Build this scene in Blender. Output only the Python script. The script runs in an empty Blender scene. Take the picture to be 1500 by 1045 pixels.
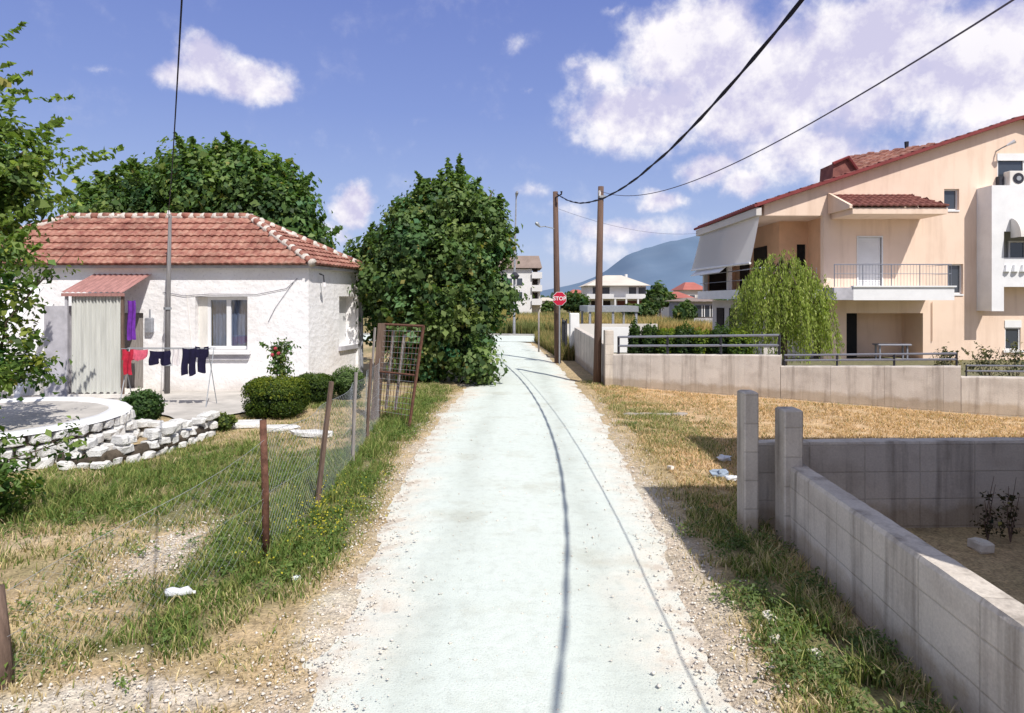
import bpy, math, random
import numpy as np
from mathutils import Vector, noise as mnoise
random.seed(7); rng = np.random.default_rng(7)
C = bpy.context.scene.collection
CAM_H = 2.5; F = 950.0; HY = 440.0
SHX, SHY = 0.42, 0.70                      # metres a shadow moves per metre of height

def P(px, py, Y):                          # a point at depth Y metres
    return Vector(((px-750)/F*Y, Y, CAM_H-(py-HY)/F*Y))
def G(px, py):                             # a point of the ground
    Y = CAM_H*F/(py-HY)
    return Vector(((px-750)/F*Y, Y, 0))

# ------------------------------------------------------------------ mesh helpers
class MB:
    def __init__(s): s.v = []; s.f = []
    def add(s, vs, fs):
        n = len(s.v); s.v += [tuple(v) for v in vs]; s.f += [tuple(i+n for i in f) for f in fs]; return s
    def box(s, x0, x1, y0, y1, z0, z1):
        return s.add([(x0,y0,z0),(x1,y0,z0),(x1,y1,z0),(x0,y1,z0),(x0,y0,z1),(x1,y0,z1),(x1,y1,z1),(x0,y1,z1)],
            [(0,3,2,1),(4,5,6,7),(0,1,5,4),(1,2,6,5),(2,3,7,6),(3,0,4,7)])
    def hexa(s, p):                        # 8 free corners, bottom ring then top ring
        return s.add(p, [(0,3,2,1),(4,5,6,7),(0,1,5,4),(1,2,6,5),(2,3,7,6),(3,0,4,7)])
    def chamfer_box(s, x0, x1, y0, y1, z0, z1, c=.02):
        ring = [(x0+c,y0),(x1-c,y0),(x1,y0+c),(x1,y1-c),(x1-c,y1),(x0+c,y1),(x0,y1-c),(x0,y0+c)]
        mx, my = (x0+x1)/2, (y0+y1)/2
        vs = [(x,y,z0) for x,y in ring]+[(x,y,z1-c) for x,y in ring]
        vs += [(mx+(x-mx)*(1-2*c/(x1-x0)), my+(y-my)*(1-2*c/(y1-y0)), z1) for x,y in ring]
        fs = [tuple(range(16,24)), tuple(reversed(range(8)))]
        for r in (0,8):
            fs += [(r+i, r+(i+1)%8, r+8+(i+1)%8, r+8+i) for i in range(8)]
        return s.add(vs, fs)
    def tube(s, pts, rad, n=6, cap=True):
        pts = [Vector(p) for p in pts]
        if not hasattr(rad, '__len__'): rad = [rad]*len(pts)
        base = len(s.v); up = Vector((0,0,1)); vs = []
        t0 = (pts[-1]-pts[0]).normalized()
        a = Vector((1,0,0)) if abs(t0.x) < .8 else Vector((0,1,0))
        for i, p in enumerate(pts):
            t = (pts[min(i+1,len(pts)-1)]-pts[max(i-1,0)]).normalized()
            u = t.cross(a).normalized(); w = t.cross(u)
            for k in range(n):
                an = 2*math.pi*k/n
                vs.append(p+(u*math.cos(an)+w*math.sin(an))*rad[i])
        fs = []
        for i in range(len(pts)-1):
            for k in range(n):
                fs.append((i*n+k, i*n+(k+1)%n, (i+1)*n+(k+1)%n, (i+1)*n+k))
        if cap:
            fs.append(tuple(reversed(range(n)))); fs.append(tuple((len(pts)-1)*n+k for k in range(n)))
        return s.add(vs, fs)
    def prism(s, poly, y0, y1):            # poly in x,z ; extruded along y
        n = len(poly)
        vs = [(x,y0,z) for x,z in poly]+[(x,y1,z) for x,z in poly]
        return s.add(vs, [tuple(range(n)), tuple(reversed(range(n,2*n)))]+[(i+n,(i+1)%n+n,(i+1)%n,i) for i in range(n)])
    def slab(s, quad, th):                 # 4 top corners, thickened straight down
        q = [Vector(p) for p in quad]
        return s.hexa([p-Vector((0,0,th)) for p in q]+q)
    def wall(s, xs, zs, solid, y0, y1, top=None):   # cells with openings; y0 is the face seen
        nx, nz = len(xs)-1, len(zs)-1
        def zt(j, x): return top(x) if (top and j == nz) else zs[j]
        for i in range(nx):
            for j in range(nz):
                if not solid(i, j): continue
                xa, xb = xs[i], xs[i+1]
                a, b, c, d = (xa,zs[j]),(xb,zs[j]),(xb,zt(j+1,xb)),(xa,zt(j+1,xa))
                s.add([(a[0],y0,a[1]),(b[0],y0,b[1]),(c[0],y0,c[1]),(d[0],y0,d[1])],[(0,1,2,3)])
                s.add([(a[0],y1,a[1]),(b[0],y1,b[1]),(c[0],y1,c[1]),(d[0],y1,d[1])],[(3,2,1,0)])
                def side(p, q): s.add([(p[0],y0,p[1]),(p[0],y1,p[1]),(q[0],y1,q[1]),(q[0],y0,q[1])],[(0,1,2,3)])
                if i == 0 or not solid(i-1,j): side(d,a)
                if i == nx-1 or not solid(i+1,j): side(b,c)
                if j == 0 or not solid(i,j-1): side(a,b)
                if j == nz-1 or not solid(i,j+1): side(c,d)
        return s

def wall_open(x0, x1, z0, z1, holes, y0, y1, top=None, mb=None):
    xs = sorted({x0,x1}|{h[0] for h in holes}|{h[1] for h in holes})
    zs = sorted({z0,z1}|{h[2] for h in holes}|{h[3] for h in holes})
    def solid(i, j):
        cx, cz = (xs[i]+xs[i+1])/2, (zs[j]+zs[j+1])/2
        return not any(h[0] < cx < h[1] and h[2] < cz < h[3] for h in holes)
    return (mb or MB()).wall(xs, zs, solid, y0, y1, top)

def worldloc(o):
    v = Vector((0,0,0))
    while o: v += o.location; o = o.parent
    return v
def link(me, name, mat, parent=None, loc=None, smooth=False):
    o = bpy.data.objects.new(name, me); C.objects.link(o)
    if parent: o.parent = parent
    if loc is not None: o.location = loc
    if mat: me.materials.append(mat)
    if smooth: me.polygons.foreach_set('use_smooth', [True]*len(me.polygons))
    return o
def part(name, mb, mat, parent=None, smooth=False, loc=None):
    """parts: vertices given in world metres, stored relative to their parent"""
    off = worldloc(parent) if parent else (Vector(loc) if loc is not None else Vector((0,0,0)))
    me = bpy.data.meshes.new(name)
    me.from_pydata([(x-off.x, y-off.y, z-off.z) for x,y,z in mb.v], [], mb.f); me.update()
    return link(me, name, mat, parent, off if not parent else None, smooth)
def tag(o, label, cat, group=None):
    o['label'] = label; o['category'] = cat
    if group: o['group'] = group
    return o
def thing(name, label, cat, loc=(0,0,0), group=None):
    o = bpy.data.objects.new(name, None); C.objects.link(o); o.location = loc
    o.empty_display_size = .2
    return tag(o, label, cat, group)
def np_mesh(name, V, Fc, col=None, mat=None, parent=None, loc=None, smooth=False):
    off = worldloc(parent) if parent else (Vector(loc) if loc is not None else Vector((0,0,0)))
    V = np.asarray(V, dtype=np.float32)-np.array(off, dtype=np.float32)
    Fc = np.asarray(Fc, dtype=np.int32); k = Fc.shape[1]
    me = bpy.data.meshes.new(name)
    me.vertices.add(len(V)); me.vertices.foreach_set('co', V.ravel())
    me.loops.add(Fc.size); me.loops.foreach_set('vertex_index', Fc.ravel())
    me.polygons.add(len(Fc)); me.polygons.foreach_set('loop_start', np.arange(0, Fc.size, k, dtype=np.int32))
    me.update(calc_edges=True)
    if col is not None:
        a = me.color_attributes.new('Col', 'FLOAT_COLOR', 'POINT')
        c4 = np.ones((len(V),4), dtype=np.float32); c4[:,:3] = col
        a.data.foreach_set('color', c4.ravel())
    o = link(me, name, mat, parent, off if not parent else None, smooth)
    return o

# ------------------------------------------------------------------ noise in numpy
_tab = rng.random((256,256))
def vnoise(x, y, s):
    x = np.asarray(x)/s; y = np.asarray(y)/s
    xi = np.floor(x).astype(int); yi = np.floor(y).astype(int); fx = x-xi; fy = y-yi
    fx = fx*fx*(3-2*fx); fy = fy*fy*(3-2*fy)
    t = lambda a, b: _tab[a % 256, b % 256]
    return (t(xi,yi)*(1-fx)+t(xi+1,yi)*fx)*(1-fy)+(t(xi,yi+1)*(1-fx)+t(xi+1,yi+1)*fx)*fy
def fbm(x, y, s, o=4):
    r = 0; a = .5; t = 0
    for i in range(o): r = r+a*vnoise(np.asarray(x)+i*37.3, np.asarray(y)+i*11.7, s/2**i); t += a; a *= .5
    return r/t
def sm(a, b, x): t = np.clip((x-a)/(b-a), 0, 1); return t*t*(3-2*t)

# ------------------------------------------------------------------ materials
def lin(c): return tuple(((v/255)/12.92 if v/255 <= .04045 else ((v/255+.055)/1.055)**2.4) for v in c)
class NT:
    def __init__(s, name):
        s.m = bpy.data.materials.new(name); s.m.use_nodes = True; s.t = s.m.node_tree; s.n = s.t.nodes
        s.b = s.n['Principled BSDF']; s.l = s.t.links.new
    def new(s, typ, **kw):
        n = s.n.new(typ)
        for k, v in kw.items():
            if k in n.inputs: n.inputs[k].default_value = v
            else: setattr(n, k, v)
        return n
    def coord(s, scale=(1,1,1)):
        tc = s.new('ShaderNodeTexCoord'); mp = s.new('ShaderNodeMapping'); mp.inputs['Scale'].default_value = scale
        s.l(tc.outputs['Object'], mp.inputs['Vector']); return mp.outputs['Vector']
    def noise(s, scale, detail=5, sc=(1,1,1), rough=.6):
        n = s.new('ShaderNodeTexNoise'); n.inputs['Scale'].default_value = scale
        n.inputs['Detail'].default_value = detail; n.inputs['Roughness'].default_value = rough
        s.l(s.coord(sc), n.inputs['Vector']); return n.outputs['Fac']
    def ramp(s, fac, stops):
        r = s.new('ShaderNodeValToRGB'); cr = r.color_ramp
        while len(cr.elements) < len(stops): cr.elements.new(.5)
        for e, (p, c) in zip(cr.elements, stops):
            e.position = p; e.color = (*c, 1) if hasattr(c, '__len__') else (c,c,c,1)
        s.l(fac, r.inputs['Fac']); return r.outputs['Color']
    def mix(s, a, b, fac, mode='MIX'):
        m = s.new('ShaderNodeMix'); m.data_type = 'RGBA'; m.blend_type = mode
        for k, v in ((0,fac),(6,a),(7,b)):
            if hasattr(v, 'is_linked') or isinstance(v, bpy.types.NodeSocket): s.l(v, m.inputs[k])
            elif k == 0: m.inputs[0].default_value = v
            else: m.inputs[k].default_value = (*v, 1)
        return m.outputs[2]
    def math(s, op, a, b=0.0):
        m = s.new('ShaderNodeMath'); m.operation = op
        for k, v in ((0,a),(1,b)):
            if isinstance(v, bpy.types.NodeSocket): s.l(v, m.inputs[k])
            else: m.inputs[k].default_value = v
        return m.outputs[0]
    def bump(s, h, strength=.4, dist=.02):
        b = s.new('ShaderNodeBump'); b.inputs['Strength'].default_value = strength; b.inputs['Distance'].default_value = dist
        s.l(h, b.inputs['Height']); s.l(b.outputs['Normal'], s.b.inputs['Normal'])
    def base(s, c, rough=.9, metal=0):
        if isinstance(c, bpy.types.NodeSocket): s.l(c, s.b.inputs['Base Color'])
        else: s.b.inputs['Base Color'].default_value = (*c, 1)
        s.b.inputs['Roughness'].default_value = rough; s.b.inputs['Metallic'].default_value = metal
        s.b.inputs['Specular IOR Level'].default_value = .25
        return s.m
def mat(name, c, rough=.85, var=.18, scale=6, bump=.25, bdist=.01, metal=0, sc=(1,1,1), fine=60):
    t = NT(name)
    f = t.noise(scale, 6, sc); g = t.noise(fine, 3, sc)
    lo = tuple(v*(1-var) for v in c); hi = tuple(min(1, v*(1+var)) for v in c)
    col = t.ramp(f, [(.3, lo), (.7, hi)])
    col = t.mix(col, t.ramp(g, [(.3, .85), (.7, 1.0)]), .6, 'MULTIPLY')
    t.base(col, rough, metal)
    if bump: t.bump(t.math('ADD', f, t.math('MULTIPLY', g, .5)), bump, bdist)
    return t.m
M = {}
def build_mats():
    # whitewashed rough stone wall
    t = NT('whitewash'); n1 = t.noise(3.2, 6); n2 = t.noise(14, 5); n3 = t.noise(.7, 4)
    vo = t.new('ShaderNodeTexVoronoi'); vo.inputs['Scale'].default_value = 4.5; t.l(t.coord((1,1,1.5)), vo.inputs['Vector'])
    c = t.ramp(n2, [(.28, (.62,.61,.62)), (.42, (.84,.83,.83)), (.8, (.88,.87,.87))])
    c = t.mix(c, t.ramp(n3, [(.3, (.86,.83,.80)), (.55, (1,1,1))]), .8, 'MULTIPLY')
    sp = t.new('ShaderNodeSeparateXYZ'); t.l(t.coord(), sp.inputs[0])
    c = t.mix(t.mix(c, (.62,.55,.47), .5, 'MULTIPLY'), c, t.ramp(t.math('ADD', sp.outputs[2], t.math('MULTIPLY', n1, .5)), [(.25, 0), (.7, 1)]))
    t.base(c, .95); t.bump(t.math('ADD', t.math('ADD', n1, t.math('MULTIPLY', vo.outputs['Distance'], .6)), t.math('MULTIPLY', n2, .6)), .55, .035)
    M['whitewash'] = t.m
    # terracotta tiles
    t = NT('terracotta'); n1 = t.noise(1.3, 6); n2 = t.noise(5, 5); n3 = t.noise(30, 3)
    c = t.ramp(n2, [(.3, (.22,.075,.06)), (.5, (.34,.155,.115)), (.72, (.46,.28,.21))])
    c = t.mix(c, t.ramp(n1, [(.35, (.55,.5,.5)), (.55, (1,1,1))]), .7, 'MULTIPLY')
    c = t.mix(c, (.50,.42,.36), t.ramp(n3, [(.6, 0), (.75, .5)]))
    t.base(c, .9); t.bump(n3, .3, .01); M['tile'] = t.m
    t = NT('dark_tile'); n2 = t.noise(3, 5)
    t.base(t.ramp(n2, [(.3, (.14,.05,.045)), (.7, (.29,.12,.095))]), .85); t.bump(n2, .2, .01); M['tile_dark'] = t.m
    M['mortar'] = mat('mortar', (.62,.56,.50), scale=9, var=.3, bump=.6, bdist=.03)
    M['red_verge'] = mat('red_verge', (.22,.045,.045), .7, scale=4)
    # peach render with drips
    t = NT('peach_render'); n1 = t.noise(.6, 5); n2 = t.noise(2.2, 6, (1,1,.12)); n3 = t.noise(90, 3)
    c = t.mix((.84,.665,.535), (.80,.62,.49), n1)
    c = t.mix(c, t.ramp(n2, [(.30, (.80,.76,.73)), (.5, (1,1,1))]), .65, 'MULTIPLY')
    n4 = t.noise(.35, 7); c = t.mix(c, t.ramp(n4, [(.38, (.91,.89,.87)), (.55, (1,1,1))]), .8, 'MULTIPLY')
    t.base(c, .92); t.bump(n3, .25, .006); M['peach'] = t.m
    M['peach_shaded'] = mat('peach_shaded', (.74,.47,.30), .92, .08, 1.5, .2)  # deeper orange holds the shade of the recessed veranda walls
    M['white_paint'] = mat('white_paint', (.80,.80,.80), .7, .06, 2, .15)
    M['dirty_white'] = mat('dirty_white', (.72,.69,.64), .85, .18, 2.5, .3, sc=(1,1,.3))
    M['white_stone'] = mat('white_stone', (.78,.77,.74), .95, .14, 5, .9, .05)
    M['pvc'] = mat('pvc', (.78,.78,.78), .4, .03, 2, 0)
    M['curtain'] = mat('curtain', (.56,.565,.53), .95, .15, 2, .3, sc=(6,6,.4))
    M['lace'] = mat('lace', (.50,.53,.62), .9, .25, 6, .2, sc=(4,4,.5))
    M['grey_plaster'] = mat('grey_plaster', (.46,.45,.48), .95, .2, 3, .5)
    M['red_tin'] = mat('red_tin', (.37,.19,.17), .7, .3, 3, .3, sc=(5,1,1))
    M['rust'] = mat('rust', (.13,.062,.042), .9, .5, 14, .6, .01)
    M['old_wood'] = mat('old_wood', (.16,.11,.085), .95, .35, 8, .7, .01, sc=(4,4,.4))
    M['grey_wood'] = mat('grey_wood', (.30,.27,.25), .95, .3, 8, .6, .01, sc=(6,6,.4))
    M['pole_wood'] = mat('pole_wood', (.135,.085,.065), .95, .35, 5, .5, .01, sc=(8,8,.3))
    M['galv'] = mat('galv', (.36,.38,.40), .5, .15, 8, .1, metal=.4)
    M['grey_pipe'] = mat('grey_pipe', (.30,.31,.34), .7, .25, 5, .2)
    M['pebble_dark'] = mat('pebble_dark', (.34,.31,.28), .95, .3, 6, .5)
    M['dark_filler'] = mat('dark_filler', (.10,.08,.06), .98, .4, 9, .8, .03)  # dark filler showing in the gaps between stones
    M['pole_grey'] = mat('pole_grey', (.20,.19,.19), .8, .3, 5, .3, sc=(6,6,.5))
    M['dark_metal'] = mat('dark_metal', (.035,.035,.045), .5, .2, 8, 0)
    M['rail_metal'] = mat('rail_metal', (.28,.29,.34), .5, .1, 8, 0, metal=.3)
    M['black'] = mat('black', (.012,.012,.014), .8, .2, 8, 0)
    M['cable'] = mat('cable', (.012,.012,.03), .7, .2, 8, 0)
    M['cable_grey'] = mat('cable_grey', (.10,.09,.13), .7, .2, 8, 0)
    M['dark_room'] = mat('dark_room', (.03,.022,.018), .9, .2, 2, 0)
    t = NT('glass'); t.base((.045,.055,.07), .08); t.b.inputs['Specular IOR Level'].default_value = .8; M['glass'] = t.m
    t = NT('clear_glass'); gl = t.new('ShaderNodeBsdfGlossy'); gl.inputs['Roughness'].default_value = .05; trn = t.new('ShaderNodeBsdfTransparent'); trn.inputs['Color'].default_value = (.72,.76,.82,1)
    mx = t.new('ShaderNodeMixShader'); mx.inputs[0].default_value = .16; t.l(trn.outputs[0], mx.inputs[1]); t.l(gl.outputs[0], mx.inputs[2]); t.l(mx.outputs[0], t.n['Material Output'].inputs['Surface']); M['clear_glass'] = t.m
    M['awning'] = mat('awning', (.36,.36,.35), .9, .08, 2, .15)
    t = NT('awning_cloth'); t.base((.76,.76,.74), .9); tr = t.new('ShaderNodeBsdfTranslucent'); tr.inputs['Color'].default_value = (.78,.78,.76,1); mx = t.new('ShaderNodeMixShader'); mx.inputs[0].default_value = .45
    t.l(t.b.outputs[0], mx.inputs[1]); t.l(tr.outputs[0], mx.inputs[2]); t.l(mx.outputs[0], t.n['Material Output'].inputs['Surface']); M['awning_cloth'] = t.m
    M['cloth_red'] = mat('cloth_red', (.42,.02,.045), .9, .3, 8, .3)
    M['cloth_pink'] = mat('cloth_pink', (.62,.12,.18), .9, .3, 8, .3)
    M['cloth_navy'] = mat('cloth_navy', (.012,.010,.035), .95, .3, 8, .3)
    M['cloth_purple'] = mat('cloth_purple', (.14,.03,.30), .9, .3, 8, .3)
    M['cloth_white'] = mat('cloth_white', (.7,.66,.66), .9, .1, 8, .3)
    M['sign_red'] = mat('sign_red', (.52,.015,.05), .5, .08, 8, 0)
    M['sign_white'] = mat('sign_white', (.8,.78,.78), .5, .05, 8, 0)
    M['plastic'] = mat('plastic', (.62,.70,.78), .2, .1, 20, .2)
    M['litter_white'] = mat('litter_white', (.72,.74,.76), .6, .1, 20, .5, .03)
    M['litter_blue'] = mat('litter_blue', (.30,.36,.44), .6, .2, 20, .5, .03)
    M['tan_roof'] = mat('tan_roof', (.26,.20,.17), .9, .15, 1, .2)
    M['pale_roof'] = mat('pale_roof', (.62,.56,.48), .9, .12, .5, .2)
    M['far_red'] = mat('far_red', (.42,.14,.11), .9, .15, .5, .2)
    M['far_wall'] = mat('far_wall', (.72,.71,.70), .9, .08, .5, .1)
    M['far_cream'] = mat('far_cream', (.62,.58,.54), .9, .08, .5, .1)
    M['pebble'] = mat('pebble', (.70,.65,.57), .95, .25, 4, .4)
    # board-marked block concrete, streaked
    def concrete(name, c, bw, bh, streak=1.0, dark=(.35,.33,.32)):
        t = NT(name); tc = t.new('ShaderNodeTexCoord'); sp = t.new('ShaderNodeSeparateXYZ'); t.l(tc.outputs['Object'], sp.inputs[0])
        cb = t.new('ShaderNodeCombineXYZ'); t.l(sp.outputs[0], cb.inputs[0]); t.l(sp.outputs[2], cb.inputs[1])
        br = t.new('ShaderNodeTexBrick'); t.l(cb.outputs[0], br.inputs['Vector']); br.offset = 0
        br.inputs['Scale'].default_value = 1; br.inputs['Brick Width'].default_value = bw; br.inputs['Row Height'].default_value = bh
        br.inputs['Mortar Size'].default_value = .009; br.inputs['Mortar Smooth'].default_value = .6
        br.inputs['Color1'].default_value = (1,1,1,1); br.inputs['Color2'].default_value = (.84,.84,.86,1); br.inputs['Mortar'].default_value = (.62,.6,.58,1)
        n1 = t.noise(1.1, 6); n2 = t.noise(5.5, 6, (1,1,.07)); n3 = t.noise(45, 4)
        col = t.mix(tuple(v*.78 for v in c), tuple(v*1.12 for v in c), n1)
        col = t.mix(col, br.outputs['Color'], .55, 'MULTIPLY')
        col = t.mix(col, t.mix(col, dark, 1, 'MULTIPLY'), t.math('MULTIPLY', t.ramp(n2, [(.50, 0), (.72, 1)]), streak))
        col = t.mix(col, t.ramp(n3, [(.3, .78), (.7, 1.0)]), .8, 'MULTIPLY')
        zz = t.math('ADD', sp.outputs[2], t.math('MULTIPLY', t.noise(3.5, 5), -.35))
        col = t.mix(t.mix(col, (.76,.70,.62), 1, 'MULTIPLY'), col, t.ramp(zz, [(-.0, 0), (.10, 1)]))
        n5 = t.noise(2.4, 7); col = t.mix(col, t.ramp(n5, [(.36, (.80,.78,.77)), (.52, (1,1,1))]), .8, 'MULTIPLY')
        t.base(col, .95); t.bump(t.math('ADD', n3, t.math('MULTIPLY', br.outputs['Fac'], -1.5)), .45, .01); return t.m
    M['block'] = concrete('block_concrete', (.72,.65,.56), .62, .30, .8)
    M['bound'] = concrete('boundary_concrete', (.78,.71,.63), 1.15, 3.0, .75, (.50,.47,.46))
    M['conc'] = mat('concrete', (.40,.38,.36), .95, .2, 3, .4)
    M['slab'] = mat('yard_slab', (.50,.47,.43), .95, .22, 1.6, .4)
    # road
    t = NT('gravel_road'); n1 = t.noise(.55, 5, (1,.35,1)); n2 = t.noise(9, 6); n3 = t.noise(75, 4); n4 = t.noise(2.2, 5)
    at = t.new('ShaderNodeAttribute'); at.attribute_name = 'Col'
    c = t.mix((.59,.655,.60), (.66,.70,.645), n1)
    sc_ = t.new('ShaderNodeSeparateColor'); t.l(at.outputs['Color'], sc_.inputs[0])
    n6 = t.noise(4.5, 7); n7 = t.noise(1.1, 6, (1,.5,1))
    em = t.math('MULTIPLY', sc_.outputs[0], t.ramp(n6, [(.35, .35), (.6, 1)])); c = t.mix(c, (.70,.65,.56), em)
    c = t.mix(c, (.50,.43,.35), t.math('MULTIPLY', sc_.outputs[2], t.ramp(n6, [(.5, 0), (.58, 1)])))
    c = t.mix(c, t.mix(c, (.80,.79,.77), 1, 'MULTIPLY'), t.math('MULTIPLY', sc_.outputs[1], t.ramp(n7, [(.3, .15), (.7, .9)])))
    n8 = t.noise(.9, 8); c = t.mix(c, t.mix(c, (.86,.83,.79), 1, 'MULTIPLY'), t.ramp(n8, [(.56, 0), (.66, .8)]))
    c = t.mix(c, t.ramp(n2, [(.30, (.84,.83,.82)), (.5, (1,1,1)), (.75, (1.04,1.03,1.02))]), .6, 'MULTIPLY')
    c = t.mix(c, t.ramp(n3, [(.32, (.70,.69,.68)), (.46, (1,1,1))]), .65, 'MULTIPLY')
    c = t.mix(c, t.ramp(n4, [(.25, (.93,.92,.90)), (.5, (1,1,1))]), .8, 'MULTIPLY')
    t.base(c, .97); t.bump(t.math('ADD', n3, n2), .5, .012); M['road'] = t.m
    # ground, painted per vertex by what grows there, with distance haze mixed in far off
    t = NT('ground'); at = t.new('ShaderNodeAttribute'); at.attribute_name = 'Col'
    n2 = t.noise(7, 6); n3 = t.noise(38, 5); n4 = t.noise(1.5, 6)
    c = t.mix(at.outputs['Color'], t.ramp(n3, [(.3, (.45,.43,.42)), (.5, (1,1,1)), (.72, (1.5,1.45,1.4))]), .85, 'MULTIPLY')
    c = t.mix(c, t.ramp(n2, [(.3, (.62,.60,.58)), (.6, (1.1,1.1,1.1))]), .8, 'MULTIPLY')
    c = t.mix(c, t.ramp(n4, [(.3, (.8,.85,.75)), (.7, (1.1,1.05,1.05))]), .6, 'MULTIPLY')
    t.base(c, .98); t.bump(t.math('ADD', n3, t.math('MULTIPLY', n2, 2)), .8, .03); M['ground'] = t.m
    # leaves / grass: colour per leaf, some light through
    def leafmat(name, trans=.38, rough=.55, spec=.3):
        t = NT(name); at = t.new('ShaderNodeAttribute'); at.attribute_name = 'Col'
        t.base(at.outputs['Color'], rough); t.b.inputs['Specular IOR Level'].default_value = spec
        tr = t.new('ShaderNodeBsdfTranslucent'); g = t.mix(at.outputs['Color'], (1.5,1.6,.7), 1, 'MULTIPLY'); t.l(g, tr.inputs['Color'])
        mx = t.new('ShaderNodeMixShader'); mx.inputs[0].default_value = trans
        t.l(t.b.outputs[0], mx.inputs[1]); t.l(tr.outputs[0], mx.inputs[2]); t.l(mx.outputs[0], t.n['Material Output'].inputs['Surface'])
        return t.m
    M['leaf'] = leafmat('leaf'); M['grass'] = leafmat('grass_blades', .25, .8, .1)
    M['bark'] = mat('bark', (.10,.075,.055), .95, .35, 9, .9, .02, sc=(3,3,.5))
    # far hills, the blue haze of distance painted into their colour
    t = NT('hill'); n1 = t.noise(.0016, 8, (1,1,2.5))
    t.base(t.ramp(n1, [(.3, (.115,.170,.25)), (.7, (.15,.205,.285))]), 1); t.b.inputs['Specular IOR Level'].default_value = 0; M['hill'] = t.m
build_mats()

# ------------------------------------------------------------------ foliage
def leaves(pos, nrm, size, col, aspect=.42):
    N = len(pos); r = rng.normal(size=(N,3)); nrm = nrm/np.linalg.norm(nrm, axis=1)[:,None]
    t = np.cross(nrm, r); t /= np.linalg.norm(t, axis=1)[:,None]+1e-9; b = np.cross(nrm, t)
    s = size[:,None]
    V = np.stack([pos-t*s*.5, pos+b*s*aspect*.5+nrm*s*.12, pos+t*s*.5-nrm*s*.1, pos-b*s*aspect*.5+nrm*s*.12], 1).reshape(-1,3)
    Fc = np.arange(4*N).reshape(-1,4); return V, Fc, np.repeat(col, 4, 0)
def crown(blobs, n_clump, per, leaf, c_dark, c_mid, c_light, clump_r=.32, shoots=0, shoot_len=.7, flat=.75, aspect=.6, fill=.25, shoot_up=.6, zmin=None, rlo=.62, rhi=1.06):
    blobs = np.array(blobs, float); w = blobs[:,3]**2; w /= w.sum()
    def ball(n):
        d = rng.normal(size=(n,3)); return d/np.linalg.norm(d, axis=1)[:,None]
    bi = rng.choice(len(blobs), n_clump, p=w); d = ball(n_clump)
    rad = blobs[bi,3]*rng.uniform(rlo, rhi, n_clump)
    cp = blobs[bi,:3]+d*rad[:,None]*np.array([1,1,.9])
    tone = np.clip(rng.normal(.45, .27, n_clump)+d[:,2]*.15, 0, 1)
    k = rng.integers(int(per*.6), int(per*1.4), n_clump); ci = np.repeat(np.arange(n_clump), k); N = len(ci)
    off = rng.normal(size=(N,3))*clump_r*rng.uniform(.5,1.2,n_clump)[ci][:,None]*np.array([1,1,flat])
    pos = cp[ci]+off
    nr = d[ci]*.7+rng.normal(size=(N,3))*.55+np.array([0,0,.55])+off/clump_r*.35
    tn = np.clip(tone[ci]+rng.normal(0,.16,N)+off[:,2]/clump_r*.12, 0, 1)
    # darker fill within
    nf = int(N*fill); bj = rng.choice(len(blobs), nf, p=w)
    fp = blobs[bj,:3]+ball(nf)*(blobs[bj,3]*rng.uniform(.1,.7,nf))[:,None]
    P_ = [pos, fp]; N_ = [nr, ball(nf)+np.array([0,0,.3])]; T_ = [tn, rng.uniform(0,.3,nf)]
    for i in range(shoots):
        b = blobs[rng.choice(len(blobs), p=w)]; dd = ball(1)[0]; dd[2] = abs(dd[2])*.8+.1; dd /= np.linalg.norm(dd)
        st = b[:3]+dd*b[3]*.85; dr = dd+np.array([0,0,shoot_up]); dr /= np.linalg.norm(dr)
        L = shoot_len*random.uniform(.5,1.3); m = int(L*per*1.1/shoot_len)+6; tt = rng.uniform(0,1,m)
        pp = st+dr*L*tt[:,None]+rng.normal(size=(m,3))*clump_r*.34*(1.15-tt[:,None])
        P_.append(pp); N_.append(rng.normal(size=(m,3))*.7+np.array([0,0,.8])); T_.append(np.clip(rng.normal(.6,.2,m),0,1))
    pos = np.concatenate(P_); nr = np.concatenate(N_); tn = np.concatenate(T_)
    if zmin is not None: pos[:,2] = np.maximum(pos[:,2], zmin+rng.uniform(0,.15,len(pos)))
    cd, cm, cl = map(np.array, (c_dark, c_mid, c_light)); t2 = tn[:,None]
    col = np.where(t2 < .5, cd+(cm-cd)*t2*2, cm+(cl-cm)*(t2-.5)*2)
    hue = rng.normal(0, 1, n_clump)[ci]; col[:N] *= 1+np.stack([hue*.16, hue*.03, -hue*.10], 1); col *= 1+rng.normal(0,.10,len(col))[:,None]
    col[rng.random(len(col)) < .012] = (.30,.27,.08); col = np.clip(col, .005, 1)
    return leaves(pos, nr, leaf*np.exp(rng.normal(0,.32,len(pos))), col, aspect)
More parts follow.
